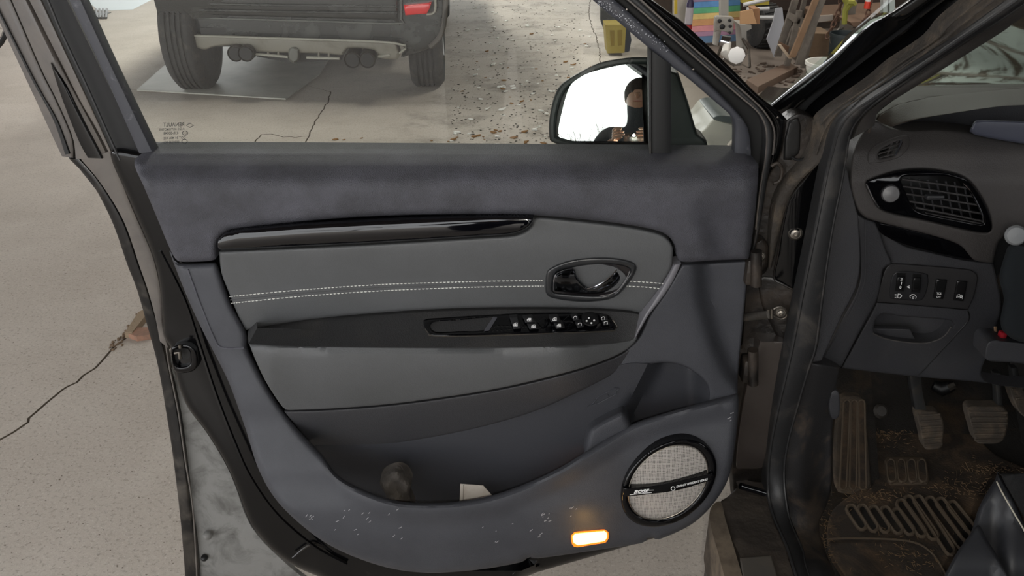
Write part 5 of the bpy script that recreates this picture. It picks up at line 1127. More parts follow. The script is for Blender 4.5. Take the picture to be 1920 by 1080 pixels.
sheet('rear_bumper_corner', [(302, -20, 'c'), (342, -20, 'c'), (342, 76), (331, 80), (325, 58), (313, 30)], lambda a, b: Yb(.08)(a, b), mat('grey_wheel_arch', (84, 80, 76), .5), suv, step=14, r=5, e=.05, thick=.25, back=fb)
sheet('tailgate', [(350, -200, 'c'), (748, -190, 'c'), (746, 32), (738, 37), (600, 34), (360, 27), (351, 18)], Yb(-.03), mat('tailgate_paint', (26, 30, 31), .22, coat=.7), suv, step=24, r=5, e=.03, thick=.10, back=fb)
for P in ([(352, 18), (540, 22), (744, 24)], [(352, 6), (540, 10), (744, 12)]):
    mb = MB(); mb.tube(line3(P, Yb(-.035)), .008, 6); mb.obj('tailgate_crease', M_sp, suv)
mb = MB(); mb.tube(line3([(346, 31), (360, 33), (600, 40), (745, 44), (752, 36), (752, -10)], Yb(-.012)), .006, 6); mb.obj('bumper_edge', mat('bumper_line', (96, 98, 94), .5), suv)
sheet('skid_plate', [(358, 66), (480, 70), (742, 80, 'c'), (750, 104), (746, 111), (714, 109), (705, 97), (692, 92), (652, 91), (642, 103), (600, 100), (482, 97), (468, 88), (452, 84), (404, 87), (384, 93), (366, 86)], Yb(-.05), M_sk, suv, step=16, r=4, e=.02, thick=.12, back=fb, label='silver grey skid plate under the bumper')
mb = MB(); mb.tube(line3([(360, 67), (480, 71), (740, 81), (749, 100)], Yb(-.055)), .007, 6); mb.obj('skid_plate_edge', mat('worn_silver', (150, 148, 138), .45), suv)
sheet('lower_valance', [(478, 92), (545, 94), (645, 98), (640, 112), (560, 118), (545, 118), (482, 106)], Yb(.02), M_black, suv, step=16, r=0, thick=.1, back=fb, raw=True)
for P in ([(480, 101.5), (510, 104), (540, 107)], [(575, 108), (605, 109), (637, 109.5)], [(709, 106), (731, 103)]):
    mb = MB(); mb.tube(line3(P, Yb(-.05)), .009, 6); mb.obj('valance_bar', mat('worn_silver', (150, 148, 138), .45), suv)
for x in (503, 522, 598, 617): 
    mb = MB(); mb.tube([W(x, 97, Yb(-.04)(x, 0)), W(x, 106, Yb(-.04)(x, 0))], .008, 6); mb.obj('valance_rib', M_sk, suv)
sheet('tow_eye_cover', [(541, 93), (546, 89), (555, 89), (560, 94), (560, 108), (556, 117), (545, 117), (541, 107)], Yb(-.08), mat('tow_grey', (92, 92, 86), .5), suv, step=8, r=3, e=.02, thick=.08, back=fb)
for (xa, xb, yb_) in ((649, 701, 112), (430, 474, 100)):
    for cxp in (xa + 12, xb - 12):
        c = W(cxp, yb_, Yb(-.10)(cxp, 0)); mb = MB(); mb.lathe([(.045, 0), (.052, -.01), (.052, .20), (.04, .20)], c, tuple(fx), 24); 
        e_ = mb.obj('exhaust_tip', mat('sooty_exhaust', (58, 54, 50), .4, metal=.6), suv)
        mb = MB(); mb.lathe([(.040, -.012), (.040, .01)], c, tuple(fx), 20); mb.obj('exhaust_bore', M_black, e_)
sheet('rear_reflector', [(757, 10), (809, 5), (806, 16), (800, 26), (760, 29)], Yb(-.06), mat('red_lens', (225, 32, 38), .25, coat=.6), suv, step=8, r=3, e=.015, thick=.05, back=fb, raw=True, label='bright red tail reflector')
sheet('rear_reflector', [(306, -10), (338, -8), (338, 5), (310, 3)], Yb(.02), mat('red_lens', (225, 32, 38), .25, coat=.6), suv, step=8, r=3, e=.015, thick=.05, back=fb, raw=True)
mb = MB(); mb.tube(line3([(800, 27), (815, 22), (816, -10)], Yb(-.03)), .008, 6); mb.obj('chrome_trim', mat('worn_silver', (150, 148, 138), .45), suv)
mb = MB(); mb.tube(line3([(835, -30), (834, 30), (826, 66), (806, 88)], Yb(-.01)), .016, 6); mb.obj('arch_lip', mat('grey_wheel_arch', (84, 80, 76), .5), suv)
# wheels
def wheel(cx, cy, root, r_=.37, wd=.235):
    wh = thing('wheel', '', 'x', SL3(cx, cy, r_)); del wh['label']; del wh['category']
    wh.location = SL3(cx, cy, r_) - SO; wh.parent = root; ORG[wh.name] = SL3(cx, cy, r_)
    pr = [(r_ * .55, -wd / 2 + .02), (r_ * .72, -wd / 2), (r_ * .9, -wd / 2 + .005), (r_ * .985, -wd / 2 + .03)]
    g = 5; x = -wd / 2 + .035; sw_ = (wd - .07) / g
    for k in range(g):
        a = x + k * sw_; pr += [(r_ * 1.0, a + .004), (r_ * 1.0, a + sw_ - .010)]
        if k < g - 1: pr += [(r_ * .965, a + sw_ - .009), (r_ * .965, a + sw_ + .002)]
    pr += [(r_ * .985, wd / 2 - .03), (r_ * .9, wd / 2 - .005), (r_ * .72, wd / 2), (r_ * .55, wd / 2 - .02)]
    MB().lathe(pr, SL3(cx, cy, r_), tuple(rx), 56).obj('tyre', M_tyre, wh, angle=50)
    mb = MB(); mb.lathe([(r_ * .55, -.07), (r_ * .5, -.02), (r_ * .2, .0), (.02, .0)], SL3(cx, cy, r_), tuple(rx * (1 if cx > 0 else -1)), 32)
    for k in range(5):
        a = 2 * math.pi * k / 5; mb.tube([SL3(cx + (.09 if cx > 0 else -.09), cy + .05 * math.cos(a), r_ + .05 * math.sin(a)), SL3(cx + (.10 if cx > 0 else -.10), cy + r_ * .6 * math.cos(a), r_ + r_ * .6 * math.sin(a))], .022, 8)
    mb.obj('rim', mat('alloy_rim', (130, 130, 128), .35, metal=.7), wh)
    mb = MB(); mb.tube([SL3(cx - .1 * (1 if cx > 0 else -1), cy, r_), SL3(cx - .4 * (1 if cx > 0 else -1), cy, r_ + .02)], .05, 12); mb.obj('hub', M_black, wh)
for cx in (-.80, .80): wheel(cx, 0.0, suv); wheel(cx, 2.75, suv)
mb = MB(); mb.box(SL3(0, 1.2, .40), (1.3, 3.0, .12), rot=Matrix.Rotation(-PSI, 3, 'Z')); mb.obj('underbody', M_black, suv)
mb = MB(); mb.tube([SL3(-.7, 0, .35), SL3(.7, 0, .35)], .05, 10); mb.obj('rear_axle', M_black, suv)

# ================================================================== WORKSHOP CLUTTER
def poly3(name, pts, Y, m, parent=None, thick=.02, r=0, e=0, **k):
    return sheet(name, [(a, b, 'c') for a, b in pts], Y, m, parent, step=40, bstep=40, r=r, e=e, thick=thick, raw=True, **k)
M_grey = mat('dusty_grey_metal', (150, 146, 138), .6, dust=(6, (120, 108, 96), .5, .85))
yb = thing('yellow_block', 'yellow block with two upright slots standing on the concrete above the door mirror', 'block', W(1155, 99, 7.1))
poly3('block_body', [(1135, 47), (1174, 46), (1171, 99), (1139, 100)], 7.05, mat('yellow_block_paint', (150, 134, 62), .7, var=(8, (140, 120, 50), .4, .7)), yb, .22)
for q in ([(1144, 57), (1152, 57), (1152, 86), (1146, 86)], [(1158, 57), (1167, 56), (1166, 85), (1159, 86)]): poly3('slot', q, 7.045, mat('yellow_slot_shade', (120, 100, 34), .8), yb, .01)  # flat plates in darker yellow paint the shade of the slots
dk = poly3('rubber_roll', [(1126, -60), (1160, -60), (1160, 47), (1134, 60), (1127, 40)], 7.35, mat('rolled_dark_rubber', (52, 54, 54), .8, var=(5, (92, 90, 86), .45, .6)), None, .12)
tag(dk, 'dark roll of rubber standing behind the yellow slotted block', 'rubber roll')
tag(poly3('dark_sack', [(1172, 48), (1180, 52), (1184, 75), (1180, 96), (1170, 98)], 7.2, mat('dark_blue_sack', (58, 62, 72), .8), None, .2), 'dark grey sack right of the yellow slotted block', 'sack')
# rainbow board
rbd = thing('striped_board', 'board painted with bright rainbow stripes leaning on the workshop wall', 'board', W(1345, 75, 7.5))
cols = [('purple', (140, 120, 150)), ('blue', (88, 138, 190)), ('green', (92, 166, 120)), ('sand', (214, 186, 118)), ('orange', (200, 148, 100)), ('pink', (206, 138, 142)), ('mauve', (160, 122, 146)), ('sea_blue', (84, 112, 142))]
ys = [-14, 1, 12, 23, 34, 46, 57, 66, 79]
for k, (nm, c) in enumerate(cols):
    poly3('stripe', [(1290, ys[k] + 4), (1388, ys[k] - 2), (1388, ys[k + 1] - 2.4), (1290, ys[k + 1] + 3.6)], lambda a, b: 7.45 + (b - 78) * -.001, mat('painted_' + nm, c, .7, var=(6, tuple(int(v * .85) for v in c), .4, .7)), rbd, .03, label='%s painted stripe' % nm.replace('_', ' '))
# panel and canister left of it
wp = poly3('wall_board', [(1262, -80), (1297, -80), (1297, 62), (1262, 62)], 7.6, mat('grey_sheet', (176, 170, 160), .7), None, .03); tag(wp, 'pale grey panel standing left of the rainbow striped board', 'panel')
ys_ = poly3('yellow_stick', [(1265, -60), (1270, -60), (1270, 26), (1265, 27)], 7.5, mat('yellow_paint', (190, 164, 52), .6), None, .03); tag(ys_, 'thin yellow stick in front of the pale panel', 'stick')
can = thing('spray_canister', 'dark bottle with a pale label and red base before the rainbow board', 'bottle', W(1290, 56, 7.2))
cb = W(1290, 54, 7.2)
MB().lathe([(.028, .0), (.03, .01), (.03, .20), (.018, .235), (.012, .25), (.012, .28), (0, .28)], cb, (0, 0, 1), 20).obj('bottle_body', mat('navy_bottle', (46, 38, 66), .4), can)
MB().lathe([(.031, .04), (.031, .17)], cb, (0, 0, 1), 20).obj('bottle_label', mat('bottle_label', (170, 164, 168), .6), can)
MB().lathe([(.0315, .0), (.0315, .035)], cb, (0, 0, 1), 20).obj('bottle_base', mat('red_base', (150, 40, 44), .5), can)
# engine puller / hoist
ho = thing('metal_hoist', 'grey metal hoist post with bolted plate, chrome motor and white disc', 'hoist', W(1362, 120, 6.7))
poly3('post', [(1352, -140), (1367, -140), (1366, 34), (1352, 34)], 6.75, M_grey, ho, .08)
sheet('bolted_plate', [(1341, 32), (1350, 30), (1372, 31), (1376, 34), (1374, 62), (1369, 64), (1362, 60), (1348, 58), (1340, 60)], 6.7, M_grey, ho, step=10, r=2, e=.01, thick=.03)
for x, y, r_ in ((1349, 39, .014), (1354, 50, .02), (1368, 38, .012), (1369, 49, .012), (1368, 61, .01)):
    MB().lathe([(r_, 0), (r_, .012), (r_ * .6, .016)], W(x, y, 6.695), (0, -1, 0), 14).obj('plate_bolt', M_black, ho)
band('leg', [(1341, 56, 6.72), (1338, 84, 6.7)], [(1353, 56, 6.72), (1346, 86, 6.7)], M_grey, ho, n=6, bulge=.01, thick=.05)
MB().tube([W(1352, 76, 6.62), W(1368, 80, 6.6)], [.045, .05], 18).obj('motor', M_chrome, ho)
MB().tube([W(1364, 82, 6.6), W(1360, 100, 6.5), W(1368, 112, 6.48)], [.03, .035, .01], 10).obj('pump_body', mat('dull_white_cast', (196, 192, 184), .5), ho)
MB().lathe([(.064, 0), (.064, .012), (.058, .016), (0, .016)], W(1381, 104, 6.45), (-.2, -1, .3), 8).obj('white_disc', mat('white_disc', (228, 226, 222), .5), ho)
MB().tube([W(a, b, 6.5) for a, b in ((1356, 110), (1376, 123), (1388, 120), (1400, 100), (1392, 88))], .007, 6).obj('wire_frame', M_steel, ho)
MB().tube([W(a, b, 6.7) for a, b in ((1352, 88), (1344, 110), (1350, 126))], .012, 6).obj('support_leg', M_steel, ho)
MB().tube([W(1392, 72, 6.7), W(1404, 92, 6.7), W(1406, 126, 6.6)], .01, 6).obj('support_leg', M_steel, ho)
# carton on a grey stand
bx = thing('cardboard_box', 'small open brown cardboard box on a pale stand right of the hoist', 'box', W(1402, 45, 6.7))
M_card = mat('cardboard', (188, 148, 108), .85); M_card2 = mat('cardboard_shaded', (150, 112, 80), .85)  # side colour is a darker copy of the cardboard, painting its shade
poly3('box_front', [(1388, 22), (1411, 18), (1419, 45), (1388, 45)], 6.65, M_card, bx, .02)
poly3('box_side', [(1412, 17), (1424, 16), (1425, 45), (1419, 45)], 6.70, M_card2, bx, .15)
std = poly3('pale_stand', [(1386, 46), (1409, 47), (1409, 54), (1400, 58), (1399, 98), (1392, 98), (1390, 58)], 6.72, M_grey, None, .2); tag(std, 'pale grey stand carrying the small cardboard box', 'stand')
# ride-on machine
mw = thing('yellow_machine', 'yellow machine with a black tyre and white bars at the top right', 'machine', W(1435, 76, 7.4))
poly3('yellow_panel', [(1402, -60), (1445, -60), (1442, 9), (1400, 11)], 7.3, mat('yellow_machine_paint', (176, 160, 62), .6), mw, .4)
for P in ([(1394, 9), (1442, -2)], [(1400, 17), (1442, 16)], [(1420, 33), (1462, 33)]): MB().tube([W(a, b, 7.2) for a, b in P], .016, 8).obj('white_bar', mat('white_bar', (205, 205, 205), .4), mw)
c = W(1432, 48, 7.4); pr = [(.09, -.08), (.14, -.09), (.165, -.08), (.17, -.03), (.17, .03), (.165, .08), (.14, .09), (.09, .08)]
wy = MB().lathe(pr, c, (1, .25, 0), 30).obj('tyre', M_tyre, mw)
for k in range(24):
    a = 2 * math.pi * k / 24; ax = Vector((1, .25, 0)).normalized(); u = Vector((0, 0, 1)); v = ax.cross(u)
    d_ = (u * math.cos(a) + v * math.sin(a)); MB().tube([c + d_ * .172 - ax * .07, c + d_ * .175 + ax * .07 + d_.cross(ax) * .02], .009, 5).obj('tread_lug', M_tyre, wy)
mb = MB(); mb.lathe([(.09, -.05), (.07, .0), (0, .0)], c, (1, .25, 0), 20); mb.obj('rim', M_grey, mw)
tag(poly3('leaning_board', [(1455, 16), (1467, 15), (1472, 60), (1452, 108), (1438, 74), (1450, 40)], 6.9, mat('pale_blue_board', (184, 186, 192), .6), None, .02), 'pale bluish board leaning between tyre and stepladder', 'board')
# stepladder
ld = thing('stepladder', 'grey and wooden stepladder standing in front of the workshop shelves', 'ladder', W(1490, 130, 6.4))
M_wood = mat('worn_wood', (136, 108, 82), .75, var=(8, (120, 92, 68), .4, .7)); M_woodg = mat('grey_weathered_wood', (118, 110, 100), .8, var=(8, (92, 84, 76), .4, .7))
def bar3(nm, a, b, w_, Y, m, th=.03): return poly3(nm, [(a[0] - w_, a[1]), (a[0] + w_, a[1]), (b[0] + w_, b[1]), (b[0] - w_, b[1])], Y, m, ld, th)
bar3('rail', (1530, -120), (1459, 106), 6, 6.55, M_woodg); bar3('rail', (1586, -120), (1498, 122), 6, 6.35, M_woodg); bar3('wooden_rail', (1576, -110), (1486, 108), 5.5, 6.32, M_wood)
bar3('rear_leg', (1500, 20), (1475, 130), 5, 6.45, M_woodg); bar3('rear_leg', (1530, 40), (1506, 128), 4, 6.5, M_woodg)
for q in ([(1481, 24), (1511, 36), (1503, 54), (1478, 34)], [(1461, 78), (1489, 92), (1486, 108), (1463, 84)], [(1498, -24), (1530, -14), (1524, 0), (1496, -12)]): poly3('step', q, 6.45, M_woodg if q[0][1] < 50 else mat('brown_step', (112, 84, 64), .8), ld, .03)
bar3('cross_brace', (1462, 84), (1482, 110), 3, 6.38, mat('pale_wood', (186, 168, 146), .8))
bar3('rung', (1512, -10), (1500, 40), 4, 6.5, M_woodg); bar3('rung', (1490, 50), (1478, 84), 4, 6.5, M_woodg)
# rack, shelf boards
rk = thing('workshop_rack', 'dark workshop rack with brown shelf boards behind the chains', 'rack', (3.0, 6.9, 0))
poly3('shelf_board', [(1536, 30), (1700, 22), (1700, 34), (1538, 42)], 7.2, mat('shelf_brown', (122, 98, 80), .8), rk, .5)
poly3('shelf_edge', [(1534, 30), (1562, 28), (1562, 38), (1534, 42)], 7.15, mat('pale_shelf_edge', (170, 160, 150), .7), rk, .02)
poly3('shelf_board', [(1595, 42), (1660, 38), (1650, 52), (1600, 50)], 6.6, mat('shelf_brown2', (116, 92, 74), .8), rk, .3)
MB().box((3.36, 6.6, 2.0), (2.1, .10, .12)).obj('top_beam', M_woodg, rk); 
for x in (2.66, 4.25): MB().box((x, 7.0, 1.0), (.08, .08, 2.0)).obj('upright', M_woodg, rk); MB().box((x, 6.8, 2.0), (.08, .5, .10)).obj('bracket', M_woodg, rk)
M_rust = mat('rusty_iron', (112, 82, 66), .8, var=(40, (74, 54, 46), .4, .7))
def chain(P, label, Y=6.6, ll=.055):
    ch = thing('chain', label, 'chain', W(*P[-1], Y), 'rusty hanging chains'); pts = [W(a, b, Y) for a, b in curve(P, 2)]
    pts = [Vector((pts[0].x, pts[0].y, 1.98))] + pts; acc = 0; L_ = [0]
    for a, b in zip(pts[:-1], pts[1:]): L_.append(L_[-1] + (b - a).length)
    proto = None; k = 0
    while (k + 1) * ll * .78 < L_[-1]:
        def at(s): return Vector([float(np.interp(s, L_, [p[i] for p in pts])) for i in range(3)])
        a, b = at(k * ll * .78), at(k * ll * .78 + ll); t_ = (b - a).normalized(); u = t_.orthogonal().normalized() if k % 2 else t_.cross(t_.orthogonal()).normalized()
        c = (a + b) / 2; mb = MB(); mb.tube([c + t_ * math.cos(q) * ll / 2 + u * math.sin(q) * ll * .30 for q in [2 * math.pi * i / 10 for i in range(10)]], .0065, 5, closed=True)
        mb.obj('link', M_rust, ch); k += 1
    return ch
chain([(1582, -60), (1577, 0), (1570, 30), (1555, 62), (1549, 74)], 'rusty chain hanging left of the yellow strap')
chain([(1634, -60), (1630, 18), (1620, 38), (1612, 58)], 'rusty chain hanging below the red and white plug')
sp2 = thing('yellow_strap', 'yellow knotted strap with a steel hook between two rusty chains', 'strap', W(1583, 60, 6.55))
MB().tube([(W(1592, -60, 6.6).x, 6.6, 1.98), W(1590, -30, 6.6), W(1588, 0, 6.55), W(1592, 8, 6.55), W(1585, 20, 6.55), W(1583, 45, 6.55)], [.02, .02, .035, .035, .022, .02], 8).obj('webbing', mat('yellow_webbing', (146, 144, 62), .8), sp2)
MB().tube([W(1589, 4, 6.52), W(1600, 4, 6.52), W(1604, 9, 6.52)], [.02, .02, .015], 6).obj('strap_end', mat('yellow_webbing', (146, 144, 62), .8), sp2)
MB().tube([W(a, b, 6.5) for a, b in curve([(1582, 48), (1574, 54), (1569, 62), (1573, 70), (1579, 64), (1580, 54)], 3)], .012, 6).obj('hook', M_steel, sp2)
rp_ = thing('red_white_plug', 'red and white plastic plug hanging above the right chain', 'plug', W(1625, 16, 6.5))
MB().lathe([(.022, 0), (.022, .05)], W(1625, 16, 6.5), (0, 0, 1), 14).obj('red_part', mat('red_plastic', (214, 62, 40), .4), rp_)
MB().lathe([(.02, .05), (.02, .11), (.012, .2)], W(1625, 16, 6.5), (0, 0, 1), 14).obj('white_part', mat('white_plastic', (222, 220, 216), .4), rp_)
MB().tube([W(1625, -8, 6.5), Vector((W(1625, -8, 6.5).x, 6.56, 1.98))], .004, 6).obj('cord', M_rub2, rp_)
# buckets and boxes
def bucket(nm, label, px, py, Y, r_, h, m, z0=None):
    p = W(px, py, Y); b = thing(nm, label, 'bucket', (p.x, p.y, max(0, p.z - h))); z = p.z - h
    MB().lathe([(r_ * .82, 0), (r_ * .84, .01), (r_ * .98, h - .02), (r_ * 1.04, h - .02), (r_ * 1.04, h), (r_ * .96, h), (r_ * .8, .015), (0, .015)], (p.x, p.y, z), (0, 0, 1), 32).obj('bucket_shell', m, b)
    MB().tube([Vector((p.x + r_ * 1.05 * math.cos(a), p.y - r_ * .3 * math.sin(a) - .0, z + h - .03 - abs(math.sin(a)) * r_ * .8)) for a in [math.pi * i / 10 for i in range(11)]], .003, 5).obj('bucket_handle', M_steel, b)
    return b
wb = bucket('white_bucket', 'white plastic bucket at the foot of the rack beside the car pillar', 1556, 116, 5.9, .155, W(1556, 116, 5.9).z, mat('white_bucket', (214, 212, 204), .45))
bucket('black_bucket', 'black and grey bucket below the hanging chains', 1590, 62, 6.25, .12, W(1590, 62, 6.25).z - .02, mat('black_bucket', (36, 44, 46), .5))
tag(poly3('cardboard_carton', [(1514, 62), (1562, 64), (1562, 110), (1512, 106)], 6.75, mat('dull_cardboard', (128, 106, 84), .85, var=(5, (104, 86, 68), .4, .7)), None, .3), 'dull brown cardboard carton behind the white bucket', 'box')
tag(poly3('white_pipe', [(1656, -160), (1664, -160), (1664, 30), (1656, 30)], 6.9, mat('white_pipe', (208, 212, 210), .4), None, .06), 'left one of two white upright pipes at the car pillar', 'pipe', 'white upright pipes')
tag(poly3('white_pipe', [(1668, -160), (1678, -160), (1678, 30), (1668, 30)], 6.9, mat('white_pipe', (208, 212, 210), .4), None, .06), 'right one of two white upright pipes at the car pillar', 'pipe', 'white upright pipes')
tag(ground_slab('wooden_plank', [(1398, 162), (1478, 128), (1494, 138), (1420, 176)], .05, mat('brown_plank', (98, 80, 66), .8, var=(6, (96, 76, 62), .4, .7))), 'brown wooden plank on the floor before the stepladder', 'plank')
tag(flakes('wood_scraps', 90, 1340, 1500, 120, 170, .01, .04, mat('dark_scraps', (72, 58, 48), .9), 31, 'x', 'x'), 'dark wood scraps lying on the brown workshop floor', 'scraps', kind='stuff')
wall_junk = poly3('wall_shelf_board', [(1420, -60), (1700, -60), (1700, 20), (1420, 20)], 8.2, mat('dark_brown_shelf', (58, 46, 40), .85), None, .05); tag(wall_junk, 'dark brown board along the workshop wall behind the ladder', 'board')  # plain dark brown board in front of the workshop wall
# pale shape added in place of a bright reflection on the front wing
jc = thing('wing_reflection_shape', 'added pale shape standing for a bright reflection, seen through the small quarter window', 'container', WZ(1370, 536))
M_jc = mat('reflection_shape_white', (206, 204, 192), .4, dust=(6, (170, 166, 150), .5, .8))
sheet('reflection_shape_body', [(1308, 256), (1322, 240), (1340, 220), (1356, 226), (1400, 236, 'c'), (1410, 536, 'c'), (1350, 536, 'c'), (1333, 300)], 2.9, M_jc, jc, step=16, r=5, e=.02, thick=.25)
sheet('reflection_shape_top', [(1336, 222), (1350, 216), (1376, 218), (1400, 226), (1400, 240), (1372, 232), (1350, 228)], 2.88, mat('reflection_shape_grey', (96, 104, 104), .4), jc, step=10, r=3, e=.01, thick=.24)

# ================================================================== BICYCLE at the far left
bk = thing('bicycle', 'bicycle of which only the front tyre shows at the left edge of the photo', 'bicycle', (-4.6, 7.1, 0))
for cx in (-4.36, -5.40):
    whl = MB(); whl.tube([(cx + .33 * math.cos(a), 7.05, .34 + .33 * math.sin(a)) for a in [2 * math.pi * k / 40 for k in range(40)]], .018, 8, closed=True, up=(0, 1, 0)); w1 = whl.obj('bicycle_wheel', M_rub2, bk)
    S = MB(); S.tube([(cx + .31 * math.cos(a), 7.05, .34 + .31 * math.sin(a)) for a in [2 * math.pi * k / 40 for k in range(40)]], .008, 6, closed=True, up=(0, 1, 0))
    for k in range(14): a = 2 * math.pi * k / 14; S.tube([(cx, 7.05, .34), (cx + .31 * math.cos(a), 7.05, .34 + .31 * math.sin(a))], .0015, 4)
    S.obj('spokes', M_chrome, w1)
MB().tube([(-4.36, 7.05, .34), (-4.50, 7.05, .80), (-4.54, 7.05, .92)], .016, 8).obj('fork', M_black, bk)
MB().tube([(-4.50, 7.05, .78), (-5.05, 7.05, .74), (-4.98, 7.05, .34), (-4.50, 7.05, .72)], .016, 8).obj('frame', mat('bike_red', (110, 30, 32), .4), bk)
MB().tube([(-4.98, 7.05, .34), (-5.40, 7.05, .34), (-5.05, 7.05, .74), (-5.08, 7.05, .86)], .012, 8).obj('rear_stay', M_black, bk)
MB().tube([(-4.54, 6.78, .95), (-4.54, 7.32, .95)], .012, 8).obj('handlebar', M_chrome, bk)
MB().box((-5.10, 7.05, .89), (.26, .12, .05), bev=.02).obj('saddle', M_rub2, bk)

# ================================================================== PHOTOGRAPHER (seen in the door mirror) and bare tree behind
def skin_fig(name, J, E, m, parent, sub=2):
    names = list(J); idx = {n: i for i, n in enumerate(names)}; o0 = org(parent)
    me = bpy.data.meshes.new(name); me.from_pydata([Vector(J[n][0]) - o0 for n in names], [(idx[a], idx[b]) for a, b in E], []); me.materials.append(m)
    o = bpy.data.objects.new(name, me); COL.objects.link(o); o.parent = parent
    md = o.modifiers.new('skin', 'SKIN')
    for i, n in enumerate(names):
        r_ = J[n][1]; me.skin_vertices[0].data[i].radius = (r_, r_) if not isinstance(r_, tuple) else r_
    me.skin_vertices[0].data[0].use_root = True; md.use_smooth_shade = True
    s = o.modifiers.new('sub', 'SUBSURF'); s.levels = sub; s.render_levels = sub
    return o
M_skin_shaded = mat('skin', (150, 116, 98), .5); M_coat = mat('dark_jacket', (40, 44, 50), .8, bump=(60, .3, 'n')); M_jeans = mat('dark_trousers', (34, 38, 48), .85)  # skin tone darkened to paint a face in shadow
px_, py_ = .0, -.38
per = thing('person', 'person in a dark jacket holding up a phone, mirrored in the door mirror', 'person', (px_, py_, 0))
ZS = 1.05
J = {'pelvis': ((px_, py_, .95), (.15, .11)), 'waist': ((px_, py_, 1.10), (.14, .10)), 'chest': ((px_, py_, 1.32), (.17, .12)), 'neck': ((px_, py_ + .01, 1.50), .06), 'head0': ((px_, py_ + .03, 1.60), .08), 'head1': ((px_, py_ + .03, 1.72), .085),
     'shl': ((px_ - .19, py_, 1.43), .07), 'ell': ((px_ - .25, py_ + .10, 1.18), .048), 'wrl': ((px_ - .09, py_ + .30, 1.27), .033),
     'shr': ((px_ + .19, py_, 1.43), .07), 'elr': ((px_ + .25, py_ + .10, 1.18), .048), 'wrr': ((px_ + .10, py_ + .30, 1.27), .033),
     'hpl': ((px_ - .10, py_, .90), .10), 'knl': ((px_ - .11, py_ + .02, .48), .065), 'anl': ((px_ - .11, py_, .09), .045), 'tol': ((px_ - .12, py_ + .17, .04), .04),
     'hpr': ((px_ + .10, py_, .90), .10), 'knr': ((px_ + .11, py_ + .02, .48), .065), 'anr': ((px_ + .11, py_, .09), .045), 'tor': ((px_ + .12, py_ + .17, .04), .04)}
E = [('pelvis', 'waist'), ('waist', 'chest'), ('chest', 'neck'), ('neck', 'head0'), ('head0', 'head1'), ('chest', 'shl'), ('shl', 'ell'), ('ell', 'wrl'), ('chest', 'shr'), ('shr', 'elr'), ('elr', 'wrr'),
     ('pelvis', 'hpl'), ('hpl', 'knl'), ('knl', 'anl'), ('anl', 'tol'), ('pelvis', 'hpr'), ('hpr', 'knr'), ('knr', 'anr'), ('anr', 'tor')]
skin_fig('body', J, E, M_coat, per)
mb = MB(); bm = bmesh.new(); bmesh.ops.create_uvsphere(bm, u_segments=24, v_segments=16, radius=1); mb.bm(bm, Matrix.Translation((px_, py_ + .035, 1.665)) @ Matrix.Diagonal((.078, .095, .118, 1))); mb.tube([(px_, py_ + .12, 1.67), (px_, py_ + .15, 1.65), (px_, py_ + .125, 1.64)], [.012, .016, .012], 8); 
for s in (-1, 1):
    bm = bmesh.new(); bmesh.ops.create_uvsphere(bm, u_segments=10, v_segments=8, radius=1); mb.bm(bm, Matrix.Translation((px_ + s * .079, py_ + .03, 1.665)) @ Matrix.Diagonal((.01, .018, .03, 1)))
face = mb.obj('head', M_skin_shaded, per)
for s in (-1, 1): MB().lathe([(.011, 0), (.008, .004), (0, .005)], (px_ + s * .032, py_ + .118, 1.685), (0, 1, 0), 12).obj('eye', M_black, face)
MB().tube([(px_ - .025, py_ + .124, 1.615), (px_, py_ + .13, 1.612), (px_ + .025, py_ + .124, 1.615)], [.003, .005, .003], 6).obj('mouth', mat('lips', (160, 100, 92), .5), face)
mb = MB(); bm = bmesh.new(); bmesh.ops.create_uvsphere(bm, u_segments=24, v_segments=16, radius=1); mb.bm(bm, Matrix.Translation((px_, py_ + .02, 1.70)) @ Matrix.Diagonal((.094, .108, .115, 1))); mb.obj('hair', mat('dark_hair', (38, 30, 26), .9, bump=(90, .8, 'n')), per)
skin_fig('trousers', {'w': ((px_, py_, .98), (.155, .115)), 'l0': ((px_ - .10, py_, .88), .11), 'l1': ((px_ - .11, py_ + .02, .48), .078), 'l2': ((px_ - .11, py_, .12), .06), 'r0': ((px_ + .10, py_, .88), .11), 'r1': ((px_ + .11, py_ + .02, .48), .078), 'r2': ((px_ + .11, py_, .12), .06)},
         [('w', 'l0'), ('l0', 'l1'), ('l1', 'l2'), ('w', 'r0'), ('r0', 'r1'), ('r1', 'r2')], M_jeans, per)
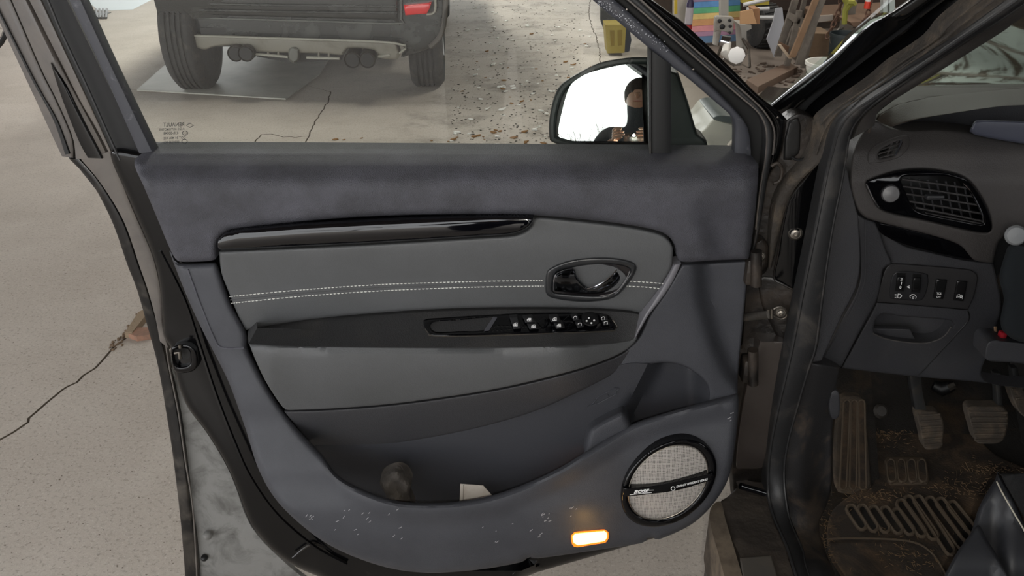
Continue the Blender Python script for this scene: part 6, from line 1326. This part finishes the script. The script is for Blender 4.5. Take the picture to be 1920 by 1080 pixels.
for s in (-1, 1):   # hands: palm, four fingers, thumb
    wx, wy, wz = px_ + s * .095, py_ + .30, 1.265; hd = {'p0': ((wx, wy, wz), .026), 'p1': ((wx - s * .004, wy + .03, wz + .045), (.034, .016))}; ee = [('p0', 'p1')]
    skin_fig('hand', hd, ee, M_skin_shaded, per, 1)
    for k in range(4):
        bx_, by_, bz_ = wx - s * .004, wy + .030, wz + .035 + k * .017; l = (.055, .065, .062, .05)[k]
        skin_fig('finger', {'a': ((bx_, by_, bz_), .009), 'b': ((bx_ - s * .005, by_ + .03, bz_ + .006), .0085), 'c': ((bx_ - s * (l * .45), by_ + .045, bz_ + .008), .0075), 'd': ((bx_ - s * l, by_ + .043, bz_ + .006), .006)}, [('a', 'b'), ('b', 'c'), ('c', 'd')], M_skin_shaded, per, 1)
    skin_fig('thumb', {'a': ((wx, wy + .01, wz + .02), .011), 'b': ((wx - s * .02, wy + .005, wz + .045), .010), 'c': ((wx - s * .045, wy + .012, wz + .062), .0085)}, [('a', 'b'), ('b', 'c')], M_skin_shaded, per, 1)
ph = thing('phone', 'dark phone held up with its flash lit, mirrored in the door mirror', 'phone', (.05, -.05, 1.40))
MB().box((.03, -.045, 1.428), (.15, .009, .074), bev=.003).obj('phone_case', M_black, ph)
MB().lathe([(.008, 0), (.008, .001), (0, .001)], (.018, -.0395, 1.452), (0, 1, 0), 16).obj('flash', mat('phone_flash', (255, 250, 220), .3, emit=((255, 246, 210), 60)), ph)
per.scale = (1.22, 1.05, 1.09)
tr = thing('bare_tree', 'bare leafless tree outdoors, mirrored in the door mirror', 'tree', (-3.2, -13, 0))
tr.scale = (1.0, 1.0, 1.15)
S = MB(); rt = random.Random(5)
def branch(p, d, l, r_, lev):
    q = p + d * l; S.tube([p, p.lerp(q, .5) + Vector((rt.uniform(-.05, .05), rt.uniform(-.05, .05), 0)) * l, q], [r_, r_ * .85, r_ * .7], 5)
    if lev == 0: return
    for _ in range(rt.choice([2, 3, 3])):
        nd = (d + Vector((rt.uniform(-.7, .7), rt.uniform(-.7, .7), rt.uniform(-.1, .5)))).normalized(); branch(q, nd, l * rt.uniform(.62, .85), r_ * .62, lev - 1)
branch(Vector((-3.2, -13, 0)), Vector((0, 0, 1)), 1.7, .07, 5)
S.obj('branches', mat('bark', (70, 60, 52), .9), tr)
